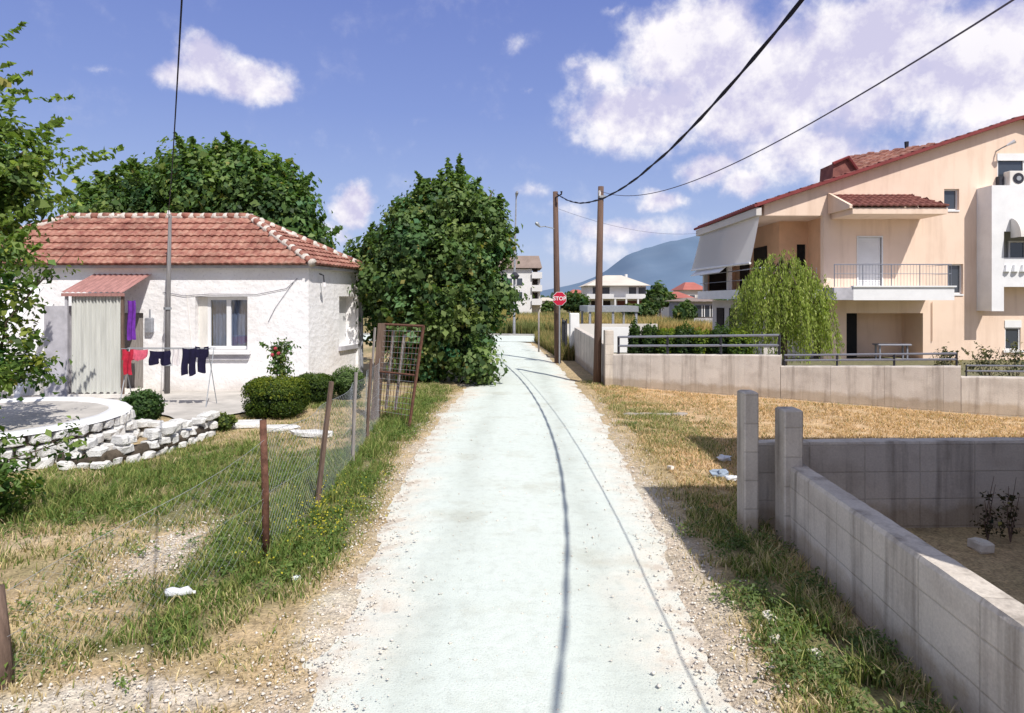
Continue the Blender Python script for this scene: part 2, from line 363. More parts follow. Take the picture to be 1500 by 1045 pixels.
def limbs(base, blobs, r0, mb=None, split=.35, bend=.25):
    mb = mb or MB(); base = Vector(base); cx = sum(b[0] for b in blobs)/len(blobs); cy = sum(b[1] for b in blobs)/len(blobs)
    zt = max(b[2] for b in blobs); fork = Vector((base.x*.6+cx*.4, base.y*.6+cy*.4, base.z+(zt-base.z)*split))
    mid = (base+fork)/2+Vector((random.uniform(-.1,.1), random.uniform(-.1,.1), 0))*r0*5
    mb.tube([base-Vector((0,0,.1)), base+Vector((0,0,.15)), mid, fork], [r0*1.5, r0*1.1, r0*.9, r0*.75], 9)
    for b in blobs:
        e = Vector(b[:3]); m = fork.lerp(e, .5)+Vector((random.uniform(-1,1), random.uniform(-1,1), random.uniform(-.2,1)))*bend
        mb.tube([fork-Vector((0,0,r0)), m, e, e.lerp(m,-.5)], [r0*.6, r0*.4, r0*.2, r0*.06], 6)
        for q in range(3):
            dd = Vector((random.uniform(-1,1), random.uniform(-1,1), random.uniform(-.2,1))).normalized()*b[3]*.9
            mb.tube([m.lerp(e, random.uniform(.2,1)), e+dd*.5, e+dd], [r0*.2, r0*.12, r0*.04], 5)
    return mb
def tree(name, label, base, blobs, r0, cr, cat='tree', group=None, split=.35, crown_name='crown'):
    t = thing(name, label, cat, base, group)
    part('trunk', limbs(base, blobs, r0, split=split), M['bark'], t, True)
    V, Fc, col = cr; np_mesh(crown_name, V, Fc, col, M['leaf'], t)
    return t
def blades(pos, h, col, width=.008, lean=.35, name='grass', kind='stuff', label=None, cat=None, parent=None):
    N = len(pos); a = rng.uniform(0, 2*math.pi, N); s = np.stack([np.cos(a), np.sin(a), np.zeros(N)], 1)*(width*rng.uniform(.6,1.4,N))[:,None]
    a2 = rng.uniform(0, 2*math.pi, N); ln = np.stack([np.cos(a2), np.sin(a2), np.zeros(N)], 1)*(h*lean*rng.uniform(.1,1.6,N))[:,None]
    up = np.zeros((N,3)); up[:,2] = h
    m = pos+up*.55+ln*.35; tip = pos+up*rng.uniform(.75,1,N)[:,None]+ln
    V = np.stack([pos-s, pos+s, m-s*.7, m+s*.7, tip], 1).reshape(-1,3)
    k = np.arange(N)[:,None]*5
    Fc = np.concatenate([k+[0,1,3], k+[0,3,2], k+[2,3,4]], 0)
    cb = np.stack([col*.6, col*.6, col, col, col*1.15], 1).reshape(-1,3)
    o = np_mesh(name, V, Fc, cb, M['grass'], parent)
    if kind: o['kind'] = kind
    if label: tag(o, label, cat)
    return o

# ------------------------------------------------------------------ where the lane runs and what grows beside it
LY = [2.0, 3.93, 5.3, 7.9, 10.5, 13.2, 18.3, 24, 29.7, 36, 42]; LX = [-1.25,-1.32,-1.40,-1.58,-1.66,-1.62,-1.38,-1.20,-1.15,-1.55,-2.6]
RY = [2.0, 3.93, 5.16, 7.9, 11, 14.8, 18.5, 22.6, 30, 39.6, 42];  RX = [1.42,1.45,1.52,1.72,1.88,2.02,2.05,1.95,1.60,1.05,1.0]
def Ledge(y): return np.interp(y, LY, LX, left=-1.25)
def Redge(y): return np.interp(y, RY, RX, left=1.42)
GREEN = np.array([.060,.105,.022]); DRY = np.array([.50,.385,.23]); DIRT = np.array([.56,.475,.375]); GRAVEL = np.array([.72,.66,.57]); OLIVE = np.array([.27,.25,.12])
def spot(x, y, cx, cy, rx, ry): return np.exp(-(((x-cx)/rx)**2+((y-cy)/ry)**2))
def cover(x, y):
    """green amount, dry amount, bare amount at each place"""
    n = fbm(x, y, 1.6, 5); n2 = fbm(x+50, y+9, .6, 4); n3 = fbm(x-20, y+70, 4.0, 3)
    left = x < 0
    dl = Ledge(y)-x; dr = x-Redge(y)
    # left garden
    g = .44+1.1*(n-.5)+.9*(n2-.5)
    g += .85*spot(x,y,-2.5,6.4,.9,1.2)+.7*spot(x,y,-2.6,9,1.1,2.2)+.55*spot(x,y,-4.6,9.2,1.7,1.5)+.6*spot(x,y,-2.1,14,.8,4)+.45*spot(x,y,-5.4,7.6,1.0,1.0)
    g -= .9*spot(x,y,-3.45,6.7,.33,.95)+.75*spot(x,y,-2.55,4.15,.9,.35)+.55*spot(x,y,-4.9,7.0,.9,.5)+.6*spot(x,y,-3.7,5.2,1.2,.45)+.45*spot(x,y,-1.8,4.9,.5,.6)
    g -= .6*(1-sm(.0,.55,dl))
    b = .08+.8*(.5-n)+.9*(.5-n2)+.9*spot(x,y,-3.45,6.7,.36,1.0)+.95*spot(x,y,-2.6,4.05,.8,.3)+.6*spot(x,y,-5.0,6.9,.8,.5)+.5*(1-sm(0,.5,dl))+.3*spot(x,y,-1.9,5,.5,.8)
    b -= .5*spot(x,y,-2.5,6.6,.8,1.5)+.3*spot(x,y,-2.4,12,.8,5)
    # right strip
    gr = .12+.8*(n-.5)+.5*(n2-.5)+.95*spot(x,y,2.15,4.9,.38,1.3)+.4*spot(x,y,2.35,7.2,.5,1.2)+.35*spot(x,y,2.9,13.5,1.3,2.2)+.35*spot(x,y,2.3,20,.6,4)-.4*(1-sm(0,.4,dr))
    brt = .2+.6*(.5-n2)+.75*(1-sm(0,.55,dr))*(1-.5*sm(10,16,y))-.4*sm(7.5,10,y)
    g = np.where(left, g, gr); b = np.where(left, b, brt)
    g = np.clip(g, 0, 1); b = np.clip(b, 0, 1)*(1-.5*g)
    return g, b, n, n2
def gcolor(x, y):
    g, b, n, n2 = cover(x, y)
    base = DRY*(.75+.5*n2[...,None])
    gg = sm(.3,.8,g)[...,None]; bb = sm(.25,.75,b)[...,None]
    col = base*(1-gg)+OLIVE*.8*gg
    dirt = DIRT+(GRAVEL-DIRT)*sm(.4,.7,n)[...,None]
    col = col*(1-bb)+dirt*bb
    # golden stubble to the right, green yard behind the boundary wall, fields beyond
    strw = (sm(8,10,y)*sm(1.9,3.2,x)*(1-sm(19,22,y)))[...,None]
    col = col*(1-strw*.8)+np.array([.60,.42,.25])*(.8+.5*n[...,None])*strw*.8
    wallY = 20.9-.648*x
    yard = (sm(0,.4,y-wallY)*sm(2.8,3.1,x)*(1-sm(34,36,y)))[...,None]
    col = col*(1-yard)+np.array([.20,.19,.11])*yard
    far = sm(30,60,y)[...,None]; f = fbm(x,y,60,4)[...,None]
    col = col*(1-far)+(np.array([.36,.27,.12])*f+np.array([.13,.15,.06])*(1-f))*far
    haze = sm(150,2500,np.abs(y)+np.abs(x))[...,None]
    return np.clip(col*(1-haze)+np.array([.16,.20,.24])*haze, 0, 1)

# ------------------------------------------------------------------ SETTING: ground, roads, hills
def build_ground():
    def axis(lo, hi, st, out):
        a = list(np.arange(lo, hi, st)); s = st; v = hi
        while v < out: a.append(v); s *= 1.35; v += s
        a.append(out); s = st; v = lo-st; b = []
        while v > -out: b.append(v); s *= 1.35; v -= s
        b.append(-out); return np.array(b[::-1]+a)
    xs = axis(-9.5, 11, .075, 6000); ys = axis(2.5, 24, .09, 6000)
    X, Y = np.meshgrid(xs, ys); g, b, n, n2 = cover(X, Y)
    near = (np.abs(X) < 30)&(Y < 45)&(Y > -10)
    Z = np.where(near, -.045+.04*fbm(X,Y,.5,4), -.04)
    onroad = (X > Ledge(Y)+.1)&(X < Redge(Y)-.1)&(Y < 42)
    Z = np.where(onroad, -.05, Z)
    V = np.stack([X, Y, Z], -1).reshape(-1,3); col = gcolor(X, Y).reshape(-1,3)
    ny, nx = X.shape; i = np.arange(ny-1)[:,None]*nx+np.arange(nx-1)[None,:]; i = i.ravel()
    o = np_mesh('ground', V, np.stack([i, i+1, i+nx+1, i+nx], 1), col, M['ground'], smooth=True); o['kind'] = 'structure'
    # the lane: ragged edges, slightly crowned
    st = .05; yy = np.concatenate([np.arange(-6, 24, st), np.arange(24, 42.6, .2)]); nu = 29
    el = Ledge(yy)+(fbm(yy, yy*0+3, .35, 5)-.5)*.55+(fbm(yy, yy*0+9, 3, 3)-.5)*.3
    er = Redge(yy)+(fbm(yy, yy*0+30, .35, 5)-.5)*.50+(fbm(yy, yy*0+39, 3, 3)-.5)*.3
    u = np.linspace(0, 1, nu); u = .5-.5*np.cos(u*math.pi)
    X = el[:,None]+(er-el)[:,None]*u[None,:]; Y = np.repeat(yy[:,None], nu, 1)
    e = np.minimum(X-el[:,None], er[:,None]-X)
    Z = -.038+.043*sm(-.1,.9,e)+.012*fbm(X,Y,.35,4)*sm(0,.3,e)-.012*np.exp(-((X-.05+.75)/.25)**2)-.012*np.exp(-((X-.05-.75)/.25)**2)
    wn = fbm(X,Y,.8,4); ec = 1-sm(.05,.75,e+(wn-.5)*.7)
    cen = X-(el+er)[:,None]/2; trk = np.exp(-((np.abs(cen)-.72)/.20)**2); cr_ = 1-sm(.0,.42,e+(wn-.5)*.35)
    colr = np.stack([ec, trk, cr_], -1).reshape(-1,3)
    i = (np.arange(len(yy)-1)[:,None]*nu+np.arange(nu-1)[None,:]).ravel()
    o = np_mesh('gravel_lane', np.stack([X,Y,Z],-1).reshape(-1,3), np.stack([i,i+1,i+nu+1,i+nu],1), colr, M['road'], smooth=True); o['kind'] = 'structure'
    # the street it runs into
    xx = np.arange(-30, 9, .4); lo = 39+(xx+1)*-.12+(fbm(xx, xx*0, 1.5)-.5)*.5; hi = lo+6.5
    V = []; Fc = []; k = 8
    for a, x in enumerate(xx):
        for j in range(k): V.append((x, lo[a]+(hi[a]-lo[a])*j/(k-1), .02))
    i = (np.arange(len(xx)-1)[:,None]*k+np.arange(k-1)[None,:]).ravel()
    o = np_mesh('cross_street', V, np.stack([i,i+k,i+k+1,i+1],1), np.zeros((len(V),3)), M['road']); o['kind'] = 'structure'
    kb = MB()
    for a in range(0, len(xx)-3, 3): kb.hexa([(xx[a],hi[a],-.05),(xx[a+3],hi[a+3],-.05),(xx[a+3],hi[a+3]+.18,-.05),(xx[a],hi[a]+.18,-.05),(xx[a],hi[a],.14),(xx[a+3],hi[a+3],.14),(xx[a+3],hi[a+3]+.18,.14),(xx[a],hi[a]+.18,.14)])
    o = part('kerb', kb, M['conc']); o['kind'] = 'structure'
    # hills 4-6 km away
    xs = np.linspace(-500, 5200, 150); V = []; rows = 14
    prof_x = [-500,150,300,420,500,560,620,700,800,940,1100,1300,1600,1900,2300,2800,3600,5200]
    prof_z = [10,55,85,112,140,170,215,275,318,352,378,398,430,470,500,480,430,300]
    nn = fbm(xs, xs*0, 160, 5); H = np.interp(xs, prof_x, prof_z)*(.94+.12*nn)
    for j in range(rows):
        t = j/(rows-1)
        for a, x in enumerate(xs):
            V.append((x+(1-t)*0, 3900-1300*(1-t), max(-5, H[a]*t**.8*(1+.25*(vnoise(x, t*900, 130)-.5)*(1-t)*2)-6*(1-t))))
    i = (np.arange(rows-1)[:,None]*150+np.arange(149)[None,:]).ravel()
    o = np_mesh('hills', V, np.stack([i,i+1,i+151,i+150],1), None, M['hill'], smooth=True); o['kind'] = 'structure'
    # paved yard in front of the cottage
    mb = MB(); n = 60; pts = []
    for k in range(n):
        x = -15.5+10.4*k/(n-1); pts.append(x)
    f = lambda x: 13.7+.35*math.sin(x*1.3)+.25*math.sin(x*3.1)+max(0, x+7)*.95
    vs = [(x, f(x), .012) for x in pts]+[(x, 17.9, .012) for x in pts]
    mb.add(vs, [(i, i+1, n+i+1, n+i) for i in range(n-1)])
    o = part('yard_paving', mb, M['slab']); o['kind'] = 'structure'
build_ground()

# ------------------------------------------------------------------ grass, weeds, pebbles
def scatter(n, x0, x1, y0, y1): return rng.uniform(x0, x1, n), y0+(y1-y0)*rng.random(n)**1.25
def mixcol(g, N, jit=.22):
    a = np.array([.135,.205,.05]); b = np.array([.29,.30,.105]); c = np.array([.56,.45,.27]); r = rng.random(N)
    base = np.where((r < g*.62)[:,None], a, np.where((r < g*1.0+.10)[:,None], b, c))
    return np.clip(base*(1+rng.normal(0,jit,N))[:,None], .01, 1)
def build_grass():
    x, y = scatter(330000, -9.0, -1.1, 3.2, 19)
    g, b, n, n2 = cover(x, y); dl = Ledge(y)-x
    clump = fbm(x, y, .22, 2)
    yard = (y > 13.5+np.maximum(0,x+7)*.95)&(x < -4.2)|(y > 16)&(x < -2.9)
    stone = ((x+9)**2+(y-10.9)**2 < 2.45**2)|((x < -5.9)&(y > 10))
    keep = (rng.random(len(x)) < (.10+.95*g)*(1-.85*b)*sm(.28,.6,clump)*1.25)&(dl > .02)&~yard&~stone
    keep |= (rng.random(len(x)) < .05)&(dl > .05)&~yard&~stone
    x, y, g, dl = x[keep], y[keep], g[keep], dl[keep]; N = len(x)
    h = (.035+.10*g*rng.random(N)+.05*rng.random(N))*(.6+.4*sm(0,.4,dl))
    fl = (np.abs(x+2.45) < .30)&(y > 6)|(x < -4.9)&(y < 9)           # rank growth along the fence and at the left
    h = np.where(fl, h*1.7, h)*.9
    blades(np.stack([x,y,np.full(N,-.03)],1), h, mixcol(g,N), .0055, .6, 'garden_grass', label='patchy green and straw coloured grass of the cottage garden', cat='grass')
    # right strip
    x, y = scatter(150000, 1.35, 3.6, 3.2, 20)
    g, b, n, n2 = cover(x, y); dr = x-Redge(y); clump = fbm(x, y, .25, 2)
    wallx = np.interp(y, [2,7.2], [2.58,2.84])
    keep = (rng.random(len(x)) < (.16+.9*g)*(1-.8*b)*sm(.3,.6,clump)*1.2)&(dr > .05)&((x < wallx-.02)|(y > 7.4))
    x, y, g, dr = x[keep], y[keep], g[keep], dr[keep]; N = len(x)
    wx = np.interp(y, [2,7.2], [2.58,2.84]); nearw = (wx-x < .45)&(y < 7.4)
    h = (.035+.11*g*rng.random(N)+.06*rng.random(N))*np.where(nearw, 1.8, 1)
    blades(np.stack([x,y,np.full(N,-.03)],1), h, mixcol(g,N), .0055, .6, 'verge_grass', label='green and dry grass between the lane and the low block wall', cat='grass')
    # golden stubble of the empty plot
    x, y = scatter(170000, 2.3, 15, 7.4, 20)
    wy = 20.9-.648*x
    keep = (y < wy-.15)&(fbm(x,y,.35,2)+.2*rng.random(len(x)) > .42)
    x, y = x[keep], y[keep]; N = len(x); gg = np.clip(spot(x,y,2.9,13.5,1.6,2.5)*.6+spot(x,y,8,15.6,3,.35)*.3+.04, 0, 1)
    col = np.where((rng.random(N) < gg)[:,None], np.array([.17,.20,.06]), np.array([.62,.44,.26]))*(1+rng.normal(0,.2,N))[:,None]
    blades(np.stack([x,y,np.full(N,-.03)],1), .03+.07*rng.random(N)**2, np.clip(col,.01,1), .007, .9, 'stubble', label='golden dry stubble on the empty plot beside the lane', cat='dry grass')
    # tall dry grass between the lane and the far crossing, and the field beyond it
    x, y = rng.uniform(1.2, 2.9, 26000), rng.uniform(27, 39.5, 26000)
    keep = (x > Redge(y)+.25+.2*rng.random(len(x))); x, y = x[keep], y[keep]; N = len(x)
    col = np.where((rng.random(N) < .5)[:,None], np.array([.14,.16,.05]), np.array([.34,.26,.12]))*(1+rng.normal(0,.2,N))[:,None]
    blades(np.stack([x,y,np.full(N,-.03)],1), .25+.65*rng.random(N), np.clip(col,.01,1), .012, .25, 'tall_grass', label='tall half-dry grass on the bank by the far bend of the lane', cat='tall grass')
    x, y = rng.uniform(-9, 16, 70000), 47+45*rng.random(70000)**1.5; N = len(x)
    f = fbm(x, y, 6, 3)
    col = np.where((f+rng.normal(0,.1,N) > .50)[:,None], np.array([.17,.19,.07]), np.array([.44,.33,.14]))*(1+rng.normal(0,.2,N))[:,None]
    blades(np.stack([x,y,np.full(N,-.03)],1), .45+.8*rng.random(N), np.clip(col,.01,1), .028, .25, 'field_grass', label='field of tall golden grass beyond the crossing street', cat='dry field')
    # broad-leaved weeds, low rosettes
    def weeds(name, label, spots, n, leaf, c1, c2, hz):
        x = []; y = []; z = []
        for (cx, cy, r, k) in spots:
            m = int(n*k); cl = rng.normal(size=(max(3, m//26),2))*r; q = rng.integers(0, len(cl), m)
            x.append(cx+cl[q,0]+rng.normal(0,.05,m)); y.append(cy+cl[q,1]+rng.normal(0,.05,m)); z.append(np.abs(rng.normal(0,hz,m)))
        x, y, z = map(np.concatenate, (x, y, z)); N = len(x); k = rng.random(N)[:,None]
        ok = ((x < Ledge(y)-.08)|(x > Redge(y)+.1))&~((x > np.interp(y,[2,7.2],[2.56,2.82]))&(y < 7.4))
        x, y, z, k = x[ok], y[ok], z[ok], k[ok]; N = len(x)
        V, Fc, col = leaves(np.stack([x,y,z+.01],1), rng.normal(size=(N,3))*.6+np.array([0,-.2,1]), leaf*rng.uniform(.5,1.4,N), np.array(c1)*(1-k)+np.array(c2)*k, .5)
        o = np_mesh(name, V, Fc, col, M['leaf']); o['kind'] = 'stuff'; tag(o, label, 'weeds')
    weeds('garden_weeds', 'low leafy green weeds along the wire fence and in the garden', [(-2.45,6.3,.45,1.1),(-2.05,7.2,.3,.6),(-2.3,9,.5,.9),(-2.2,12,.45,.9),(-2.0,15.5,.4,.6),(-5.2,7.4,.5,.7),(-4.6,9.3,.7,.7),(-3.1,5.0,.9,.35),(-3.5,8.6,.9,.6)], 1500, .038, (.07,.13,.03), (.19,.27,.07), .05)
    weeds('verge_weeds', 'leafy green weeds at the foot of the low block wall', [(2.05,5.3,.22,1.0),(2.1,4.4,.25,1.0),(2.3,3.7,.2,.8),(2.35,6.6,.25,.8),(2.55,5.6,.1,.5),(2.0,6.9,.3,.4),(2.55,4.6,.08,.5),(3.0,13,.7,.3)], 1000, .036, (.06,.11,.03), (.20,.26,.09), .06)
    # yellow flower heads
    N = 340; x = rng.normal(-2.05,.28,N); y = rng.normal(7.0,.8,N); z = .12+.18*rng.random(N)
    V, Fc, col = leaves(np.stack([x,y,z],1), rng.normal(size=(N,3))+np.array([0,-.5,1]), np.full(N,.022), np.tile([.50,.45,.04],(N,1)), .9)
    o = np_mesh('yellow_flowers', V, Fc, col, M['leaf']); o['kind'] = 'stuff'; tag(o, 'tiny yellow wildflowers beside the leaning fence stakes', 'wildflowers')
    # pebbles and crumbs of stone
    N = 26000; y = 3.3+14*rng.random(N)**1.7; side = rng.random(N)
    x = np.where(side < .5, Ledge(y)+rng.normal(.0,.22,N), Redge(y)+rng.normal(.02,.22,N))
    m = rng.random(N); x = np.where(m < .13, rng.normal(-3.45,.3,N), np.where(m < .19, rng.normal(-2.6,.6,N), np.where(m < .38, np.where(rng.random(N) < .35, rng.uniform(-1.2,1.4,N), x), x)))
    y = np.where(m < .13, rng.normal(6.6,.6,N), np.where(m < .19, rng.normal(4.15,.35,N), y))
    r = .003+.015*rng.random(N)**6; o8 = np.array([(1,0,0),(0,1,0),(-1,0,0),(0,-1,0),(0,0,1),(0,0,-1)])
    sc = rng.uniform(.6,1.4,(N,1,3))*r[:,None,None]; sc[...,2] *= .6
    onr = ((x > Ledge(y)+.3)&(x < Redge(y)-.3))
    V = (o8[None]*sc+rng.normal(size=(N,6,3))*r[:,None,None]*.12+np.stack([x,y,np.where(onr,.01,-.012)],1)[:,None,:]).reshape(-1,3)
    fo = np.array([(0,1,4),(1,2,4),(2,3,4),(3,0,4),(1,0,5),(2,1,5),(3,2,5),(0,3,5)])
    Fc = (np.arange(N)[:,None,None]*6+fo[None]).reshape(-1,3)
    o = np_mesh('pebbles', V, Fc, None, M['pebble']); o['kind'] = 'stuff'; tag(o, 'pale loose pebbles along the ragged edges of the lane', 'pebbles')
build_grass()

# ------------------------------------------------------------------ tiled roof surfaces
def tile_rows(mb, P0, U, V, slope_len, lo, hi, pitch=.20, row=.33, amp=.036, seg=5):
    P0, U, V = Vector(P0), Vector(U).normalized(), Vector(V).normalized(); N = U.cross(V).normalized()
    if N.z < 0: N = -N
    nr = max(1, round(slope_len/row)); rw = slope_len/nr
    for r in range(nr):
        v0, v1 = r*rw-.03, (r+1)*rw; a, b = lo(min(v1-rw/2, slope_len)), hi(min(v1-rw/2, slope_len))
        if b-a < .1: continue
        n = max(2, int((b-a)/pitch*seg)); base = len(mb.v); vs = []
        jit = random.uniform(-.006,.006)
        for i in range(n+1):
            u = a+(b-a)*i/n; h = amp*abs(math.sin(math.pi*u/pitch))**.7; k = .008*mnoise.noise(Vector((u*3, r*1.7, 0)))
            q = P0+U*u
            vs += [q+V*v0+N*(h-.01), q+V*v0+N*(h+.05+k+jit), q+V*v1+N*(h+.002+k)]
        fs = []
        for i in range(n):
            j = i*3; fs += [(j, j+3, j+4, j+1), (j+1, j+4, j+5, j+2)]
        mb.add(vs, fs)
    return mb
def ridge_caps(a, b, caps, lumps, r=.095, step=.33):
    a, b = Vector(a), Vector(b); L = (b-a).length; n = max(1, int(L/step)); d = (b-a)/n; P_ = []; R_ = []
    for i in range(n):
        p = a+d*i; q = a+d*(i+1.08)
        e = Vector((random.uniform(-.012,.012), random.uniform(-.012,.012), random.uniform(0,.015)))
        caps.tube([p+e+d*.14, q+e-d*.2], [r*1.08, r*.95], 8)
        for f, k in ((.0,1.30),(.12,1.22),(.25,.98),(.7,.95),(.86,1.2)): P_.append(p+d*f-Vector((0,0,.012))); R_.append(r*k*random.uniform(.93,1.08))
    lumps.tube(P_+[b], R_+[r], 8)

# ------------------------------------------------------------------ LEFT: whitewashed cottage
def window_unit(parent, x0, x1, z0, z1, y, depth=.05, leafs=2, curtain=None, frame=.07, fm=None, name='window', gm=None):
    mb = MB(); fm = fm or M['pvc']
    mb.box(x0,x1,y,y+depth,z0,z0+frame); mb.box(x0,x1,y,y+depth,z1-frame,z1)
    mb.box(x0,x0+frame,y+.001,y+depth-.001,z0+frame,z1-frame); mb.box(x1-frame,x1,y+.001,y+depth-.001,z0+frame,z1-frame)
    for k in range(1, leafs):
        c = x0+(x1-x0)*k/leafs; mb.box(c-frame*.7,c+frame*.7,y-.008,y+depth-.002,z0+frame,z1-frame)
    w = part(name, mb, fm, parent)
    part('pane', MB().box(x0+frame,x1-frame,y+depth*.6,y+depth*.7,z0+frame,z1-frame), gm or M['glass'], w)
    return w
def cottage():
    t = thing('cottage', 'whitewashed stone cottage with red tiled hip roof behind the garden', 'house', (-10.9,17.85,0))
    xl, xr, yf, yb, H = -16.2, -5.6, 17.85, 21.15, 3.46; sk = .21; xs_ = lambda y: xr+sk*(y-yf)
    dxw = (-8.55,-7.30,1.02,2.62)
    holes = [(-8.72,-7.28,1.05,2.60), (-11.0,-10.15,-.05,2.15)]
    mb = wall_open(xl, xr, -.05, H, holes, yf, yf+.42)
    mb.box(xl, xs_(yb)-.01, yb-.4, yb, -.05, H); mb.box(xl, xl+.4, yf+.42, yb-.4, -.05, H)
    wy0, wy1, wz0, wz1 = 19.62, 20.72, 1.10, 2.62
    def sidew(y0, y1, z0, z1):
        mb.hexa([(xs_(y0)-.42,y0,z0),(xs_(y0),y0,z0),(xs_(y1),y1,z0),(xs_(y1)-.42,y1,z0),(xs_(y0)-.42,y0,z1),(xs_(y0),y0,z1),(xs_(y1),y1,z1),(xs_(y1)-.42,y1,z1)])
    sidew(yf+.002, wy0, -.05, H+.001); sidew(wy1, yb+.002, -.05, H+.001); sidew(wy0, wy1, -.05, wz0); sidew(wy0, wy1, wz1, H+.001)
    part('wall', mb, M['whitewash'], t)
    part('ceiling', MB().box(xl+.41,xr-.43,yf+.43,yb-.41,H-.1,H-.05), M['dark_room'], t)
    part('reveal', MB().add([(-8.95,yf-.015,2.70),(-8.72,yf+.25,2.60),(-8.72,yf+.25,1.05),(-8.80,yf-.015,1.02)],[(0,1,2,3)]), M['dirty_white'], t)
    w = window_unit(t, -8.47, -7.29, 1.14, 2.59, yf+.20, .06, 2, frame=.085, gm=M['clear_glass'])
    part('jamb', MB().box(-8.719,-8.47,yf+.19,yf+.3,1.06,2.59), M['dirty_white'], w)
    cu = MB(); n = 46
    vs = []
    for i in range(n+1):
        x = -8.38+1.0*i/n; y = yf+.34+.018*math.sin(i*1.3)+.01*math.sin(i*.7)
        vs += [(x,y,1.2),(x,y,2.52)]
    cu.add(vs, [(2*i,2*i+2,2*i+3,2*i+1) for i in range(n)])
    part('net_curtain', cu, M['lace'], w, True)
    part('window_sill', MB().chamfer_box(-8.62,-7.18,yf-.16,yf+.2,1.02,1.13), M['white_paint'], t)
    part('window_ledge', MB().box(-8.5,-7.24,yf-.07,yf-.002,.86,1.018), M['grey_plaster'], t)
    # side window, board filled
    sx = lambda y, d: xs_(y)+d
    part('shutter_board', MB().hexa([(sx(wy0,-.34),wy0,wz0),(sx(wy0,-.30),wy0,wz0),(sx(wy1,-.30),wy1,wz0),(sx(wy1,-.34),wy1,wz0),(sx(wy0,-.34),wy0,wz1),(sx(wy0,-.30),wy0,wz1),(sx(wy1,-.30),wy1,wz1),(sx(wy1,-.34),wy1,wz1)]), M['white_paint'], t)
    part('window_sill', MB().hexa([(sx(wy0-.05,-.05),wy0-.05,wz0-.13),(sx(wy0-.05,.09),wy0-.05,wz0-.13),(sx(wy1+.05,.09),wy1+.05,wz0-.13),(sx(wy1+.05,-.05),wy1+.05,wz0-.13),(sx(wy0-.05,-.05),wy0-.05,wz0-.002),(sx(wy0-.05,.09),wy0-.05,wz0-.002),(sx(wy1+.05,.09),wy1+.05,wz0-.002),(sx(wy1+.05,-.05),wy1+.05,wz0-.002)]), M['grey_plaster'], t)
    # fascia band and roof
    zr, ze = 4.97, 3.47; ex0, ey0, ey1 = xl-.22, yf-.25, yb+.25
    rx0, rx1, ry = -13.35, -7.9, (ey0+ey1)/2
    c0, c1, c2, c3 = Vector((ex0,ey0,ze)), Vector((xs_(ey0)+.24,ey0,ze)), Vector((xs_(ey1)+.24,ey1,ze)), Vector((ex0,ey1,ze))
    R0, R1 = Vector((rx0,ry,zr)), Vector((rx1,ry,zr))
    part('eaves_board', MB().hexa([(c.x+dx,c.y+dy,z) for z in (3.38,3.455) for c,dx,dy in ((c0,.06,.06),(c1,-.06,.06),(c2,-.06,-.06),(c3,.06,-.06))]), M['grey_plaster'], t)
    tb_front = MB()
    def slope(a, b, ra, rb):
        U = (b-a).normalized(); fa, fb = (ra-a).dot(U), (rb-a).dot(U); L = (b-a).length; V = (ra-a)-U*fa; sl = V.length
        tile_rows(tb_front, a, U, V, sl, lambda v: fa*v/sl, lambda v: L-(L-fb)*v/sl)
    slope(c0, c1, R0, R1); slope(c1, c2, R1, R1); slope(c2, c3, R1, R0); slope(c3, c0, R0, R0)
    roof = part('roof', tb_front, M['tile'], t, False)
    under = MB().add([c0-Vector((0,0,.012)),c1-Vector((0,0,.012)),c2-Vector((0,0,.012)),c3-Vector((0,0,.012)),(rx0,ry,zr-.02),(rx1,ry,zr-.02)], [(0,1,5,4),(1,2,5),(2,3,4,5),(3,0,4),(3,2,1,0)])
    part('roof_deck', under, M['old_wood'], roof)
    caps, lumps = MB(), MB(); up = Vector((0,0,.05))
    R0, R1 = R0+up, R1+up
    for a, b in ((R0,R1),(c1+up,R1),(c2+up,R1),(c0+up,R0),(c3+up,R0)): ridge_caps(a, b, caps, lumps)
    part('ridge_tile', caps, M['tile'], roof, True); part('ridge_mortar', lumps, M['mortar'], roof, True)
    # porch: red tin awning on posts, striped door curtain under its front edge
    aw = MB(); n = 44; vs = []
    for i in range(n+1):
        x = -11.5+1.6*i/n; c = .014*math.cos(i*math.pi*.5)
        vs += [(x,16.55,2.70+c),(x,17.86,3.22+c)]
    aw.add(vs, [(2*i,2*i+2,2*i+3,2*i+1) for i in range(n)])
    aw.box(-11.5,-9.9,16.54,16.58,2.60,2.68)
    part('porch_awning', aw, M['red_tin'], t)
    for x in (-11.42,-9.98): part('porch_post', MB().box(x-.03,x+.03,16.60,16.66,0,2.62), M['grey_plaster'] if x < -11 else M['old_wood'], t)
    cu = MB(); vs = []; n = 150
    for i in range(n+1):
        x = -11.3+1.27*i/n; y = 16.64+.028*math.sin(i*.62)+.01*math.sin(i*.21)
        vs += [(x,y,.12+.03*math.sin(i*.3)),(x,y,2.6)]
    cu.add(vs, [(2*i,2*i+2,2*i+3,2*i+1) for i in range(n)])
    part('door_curtain', cu, M['curtain'], t, True)
    part('porch_wall', MB().box(-12.05,-11.5,16.7,17.845,0,2.35), M['grey_plaster'], t)  # shade left of the curtain is put into this grey
    d = part('door', MB().box(-10.99,-10.16,17.95,18.0,-.05,2.14), M['grey_wood'], t)
    part('handle', MB().box(-10.28,-10.24,17.9,17.95,1.0,1.12), M['galv'], d)
    part('door_step', MB().box(-11.35,-9.9,16.55,17.84,-.02,.09), M['dirty_white'], t)
    mt = part('meter_box', MB().chamfer_box(-10.05+.0,-9.84,17.72,17.848,1.62,2.02), M['grey_pipe'], t)
    part('conduit', MB().tube([(-9.95,17.82,2.02),(-9.95,17.82,2.25)], .02), M['grey_pipe'], mt)
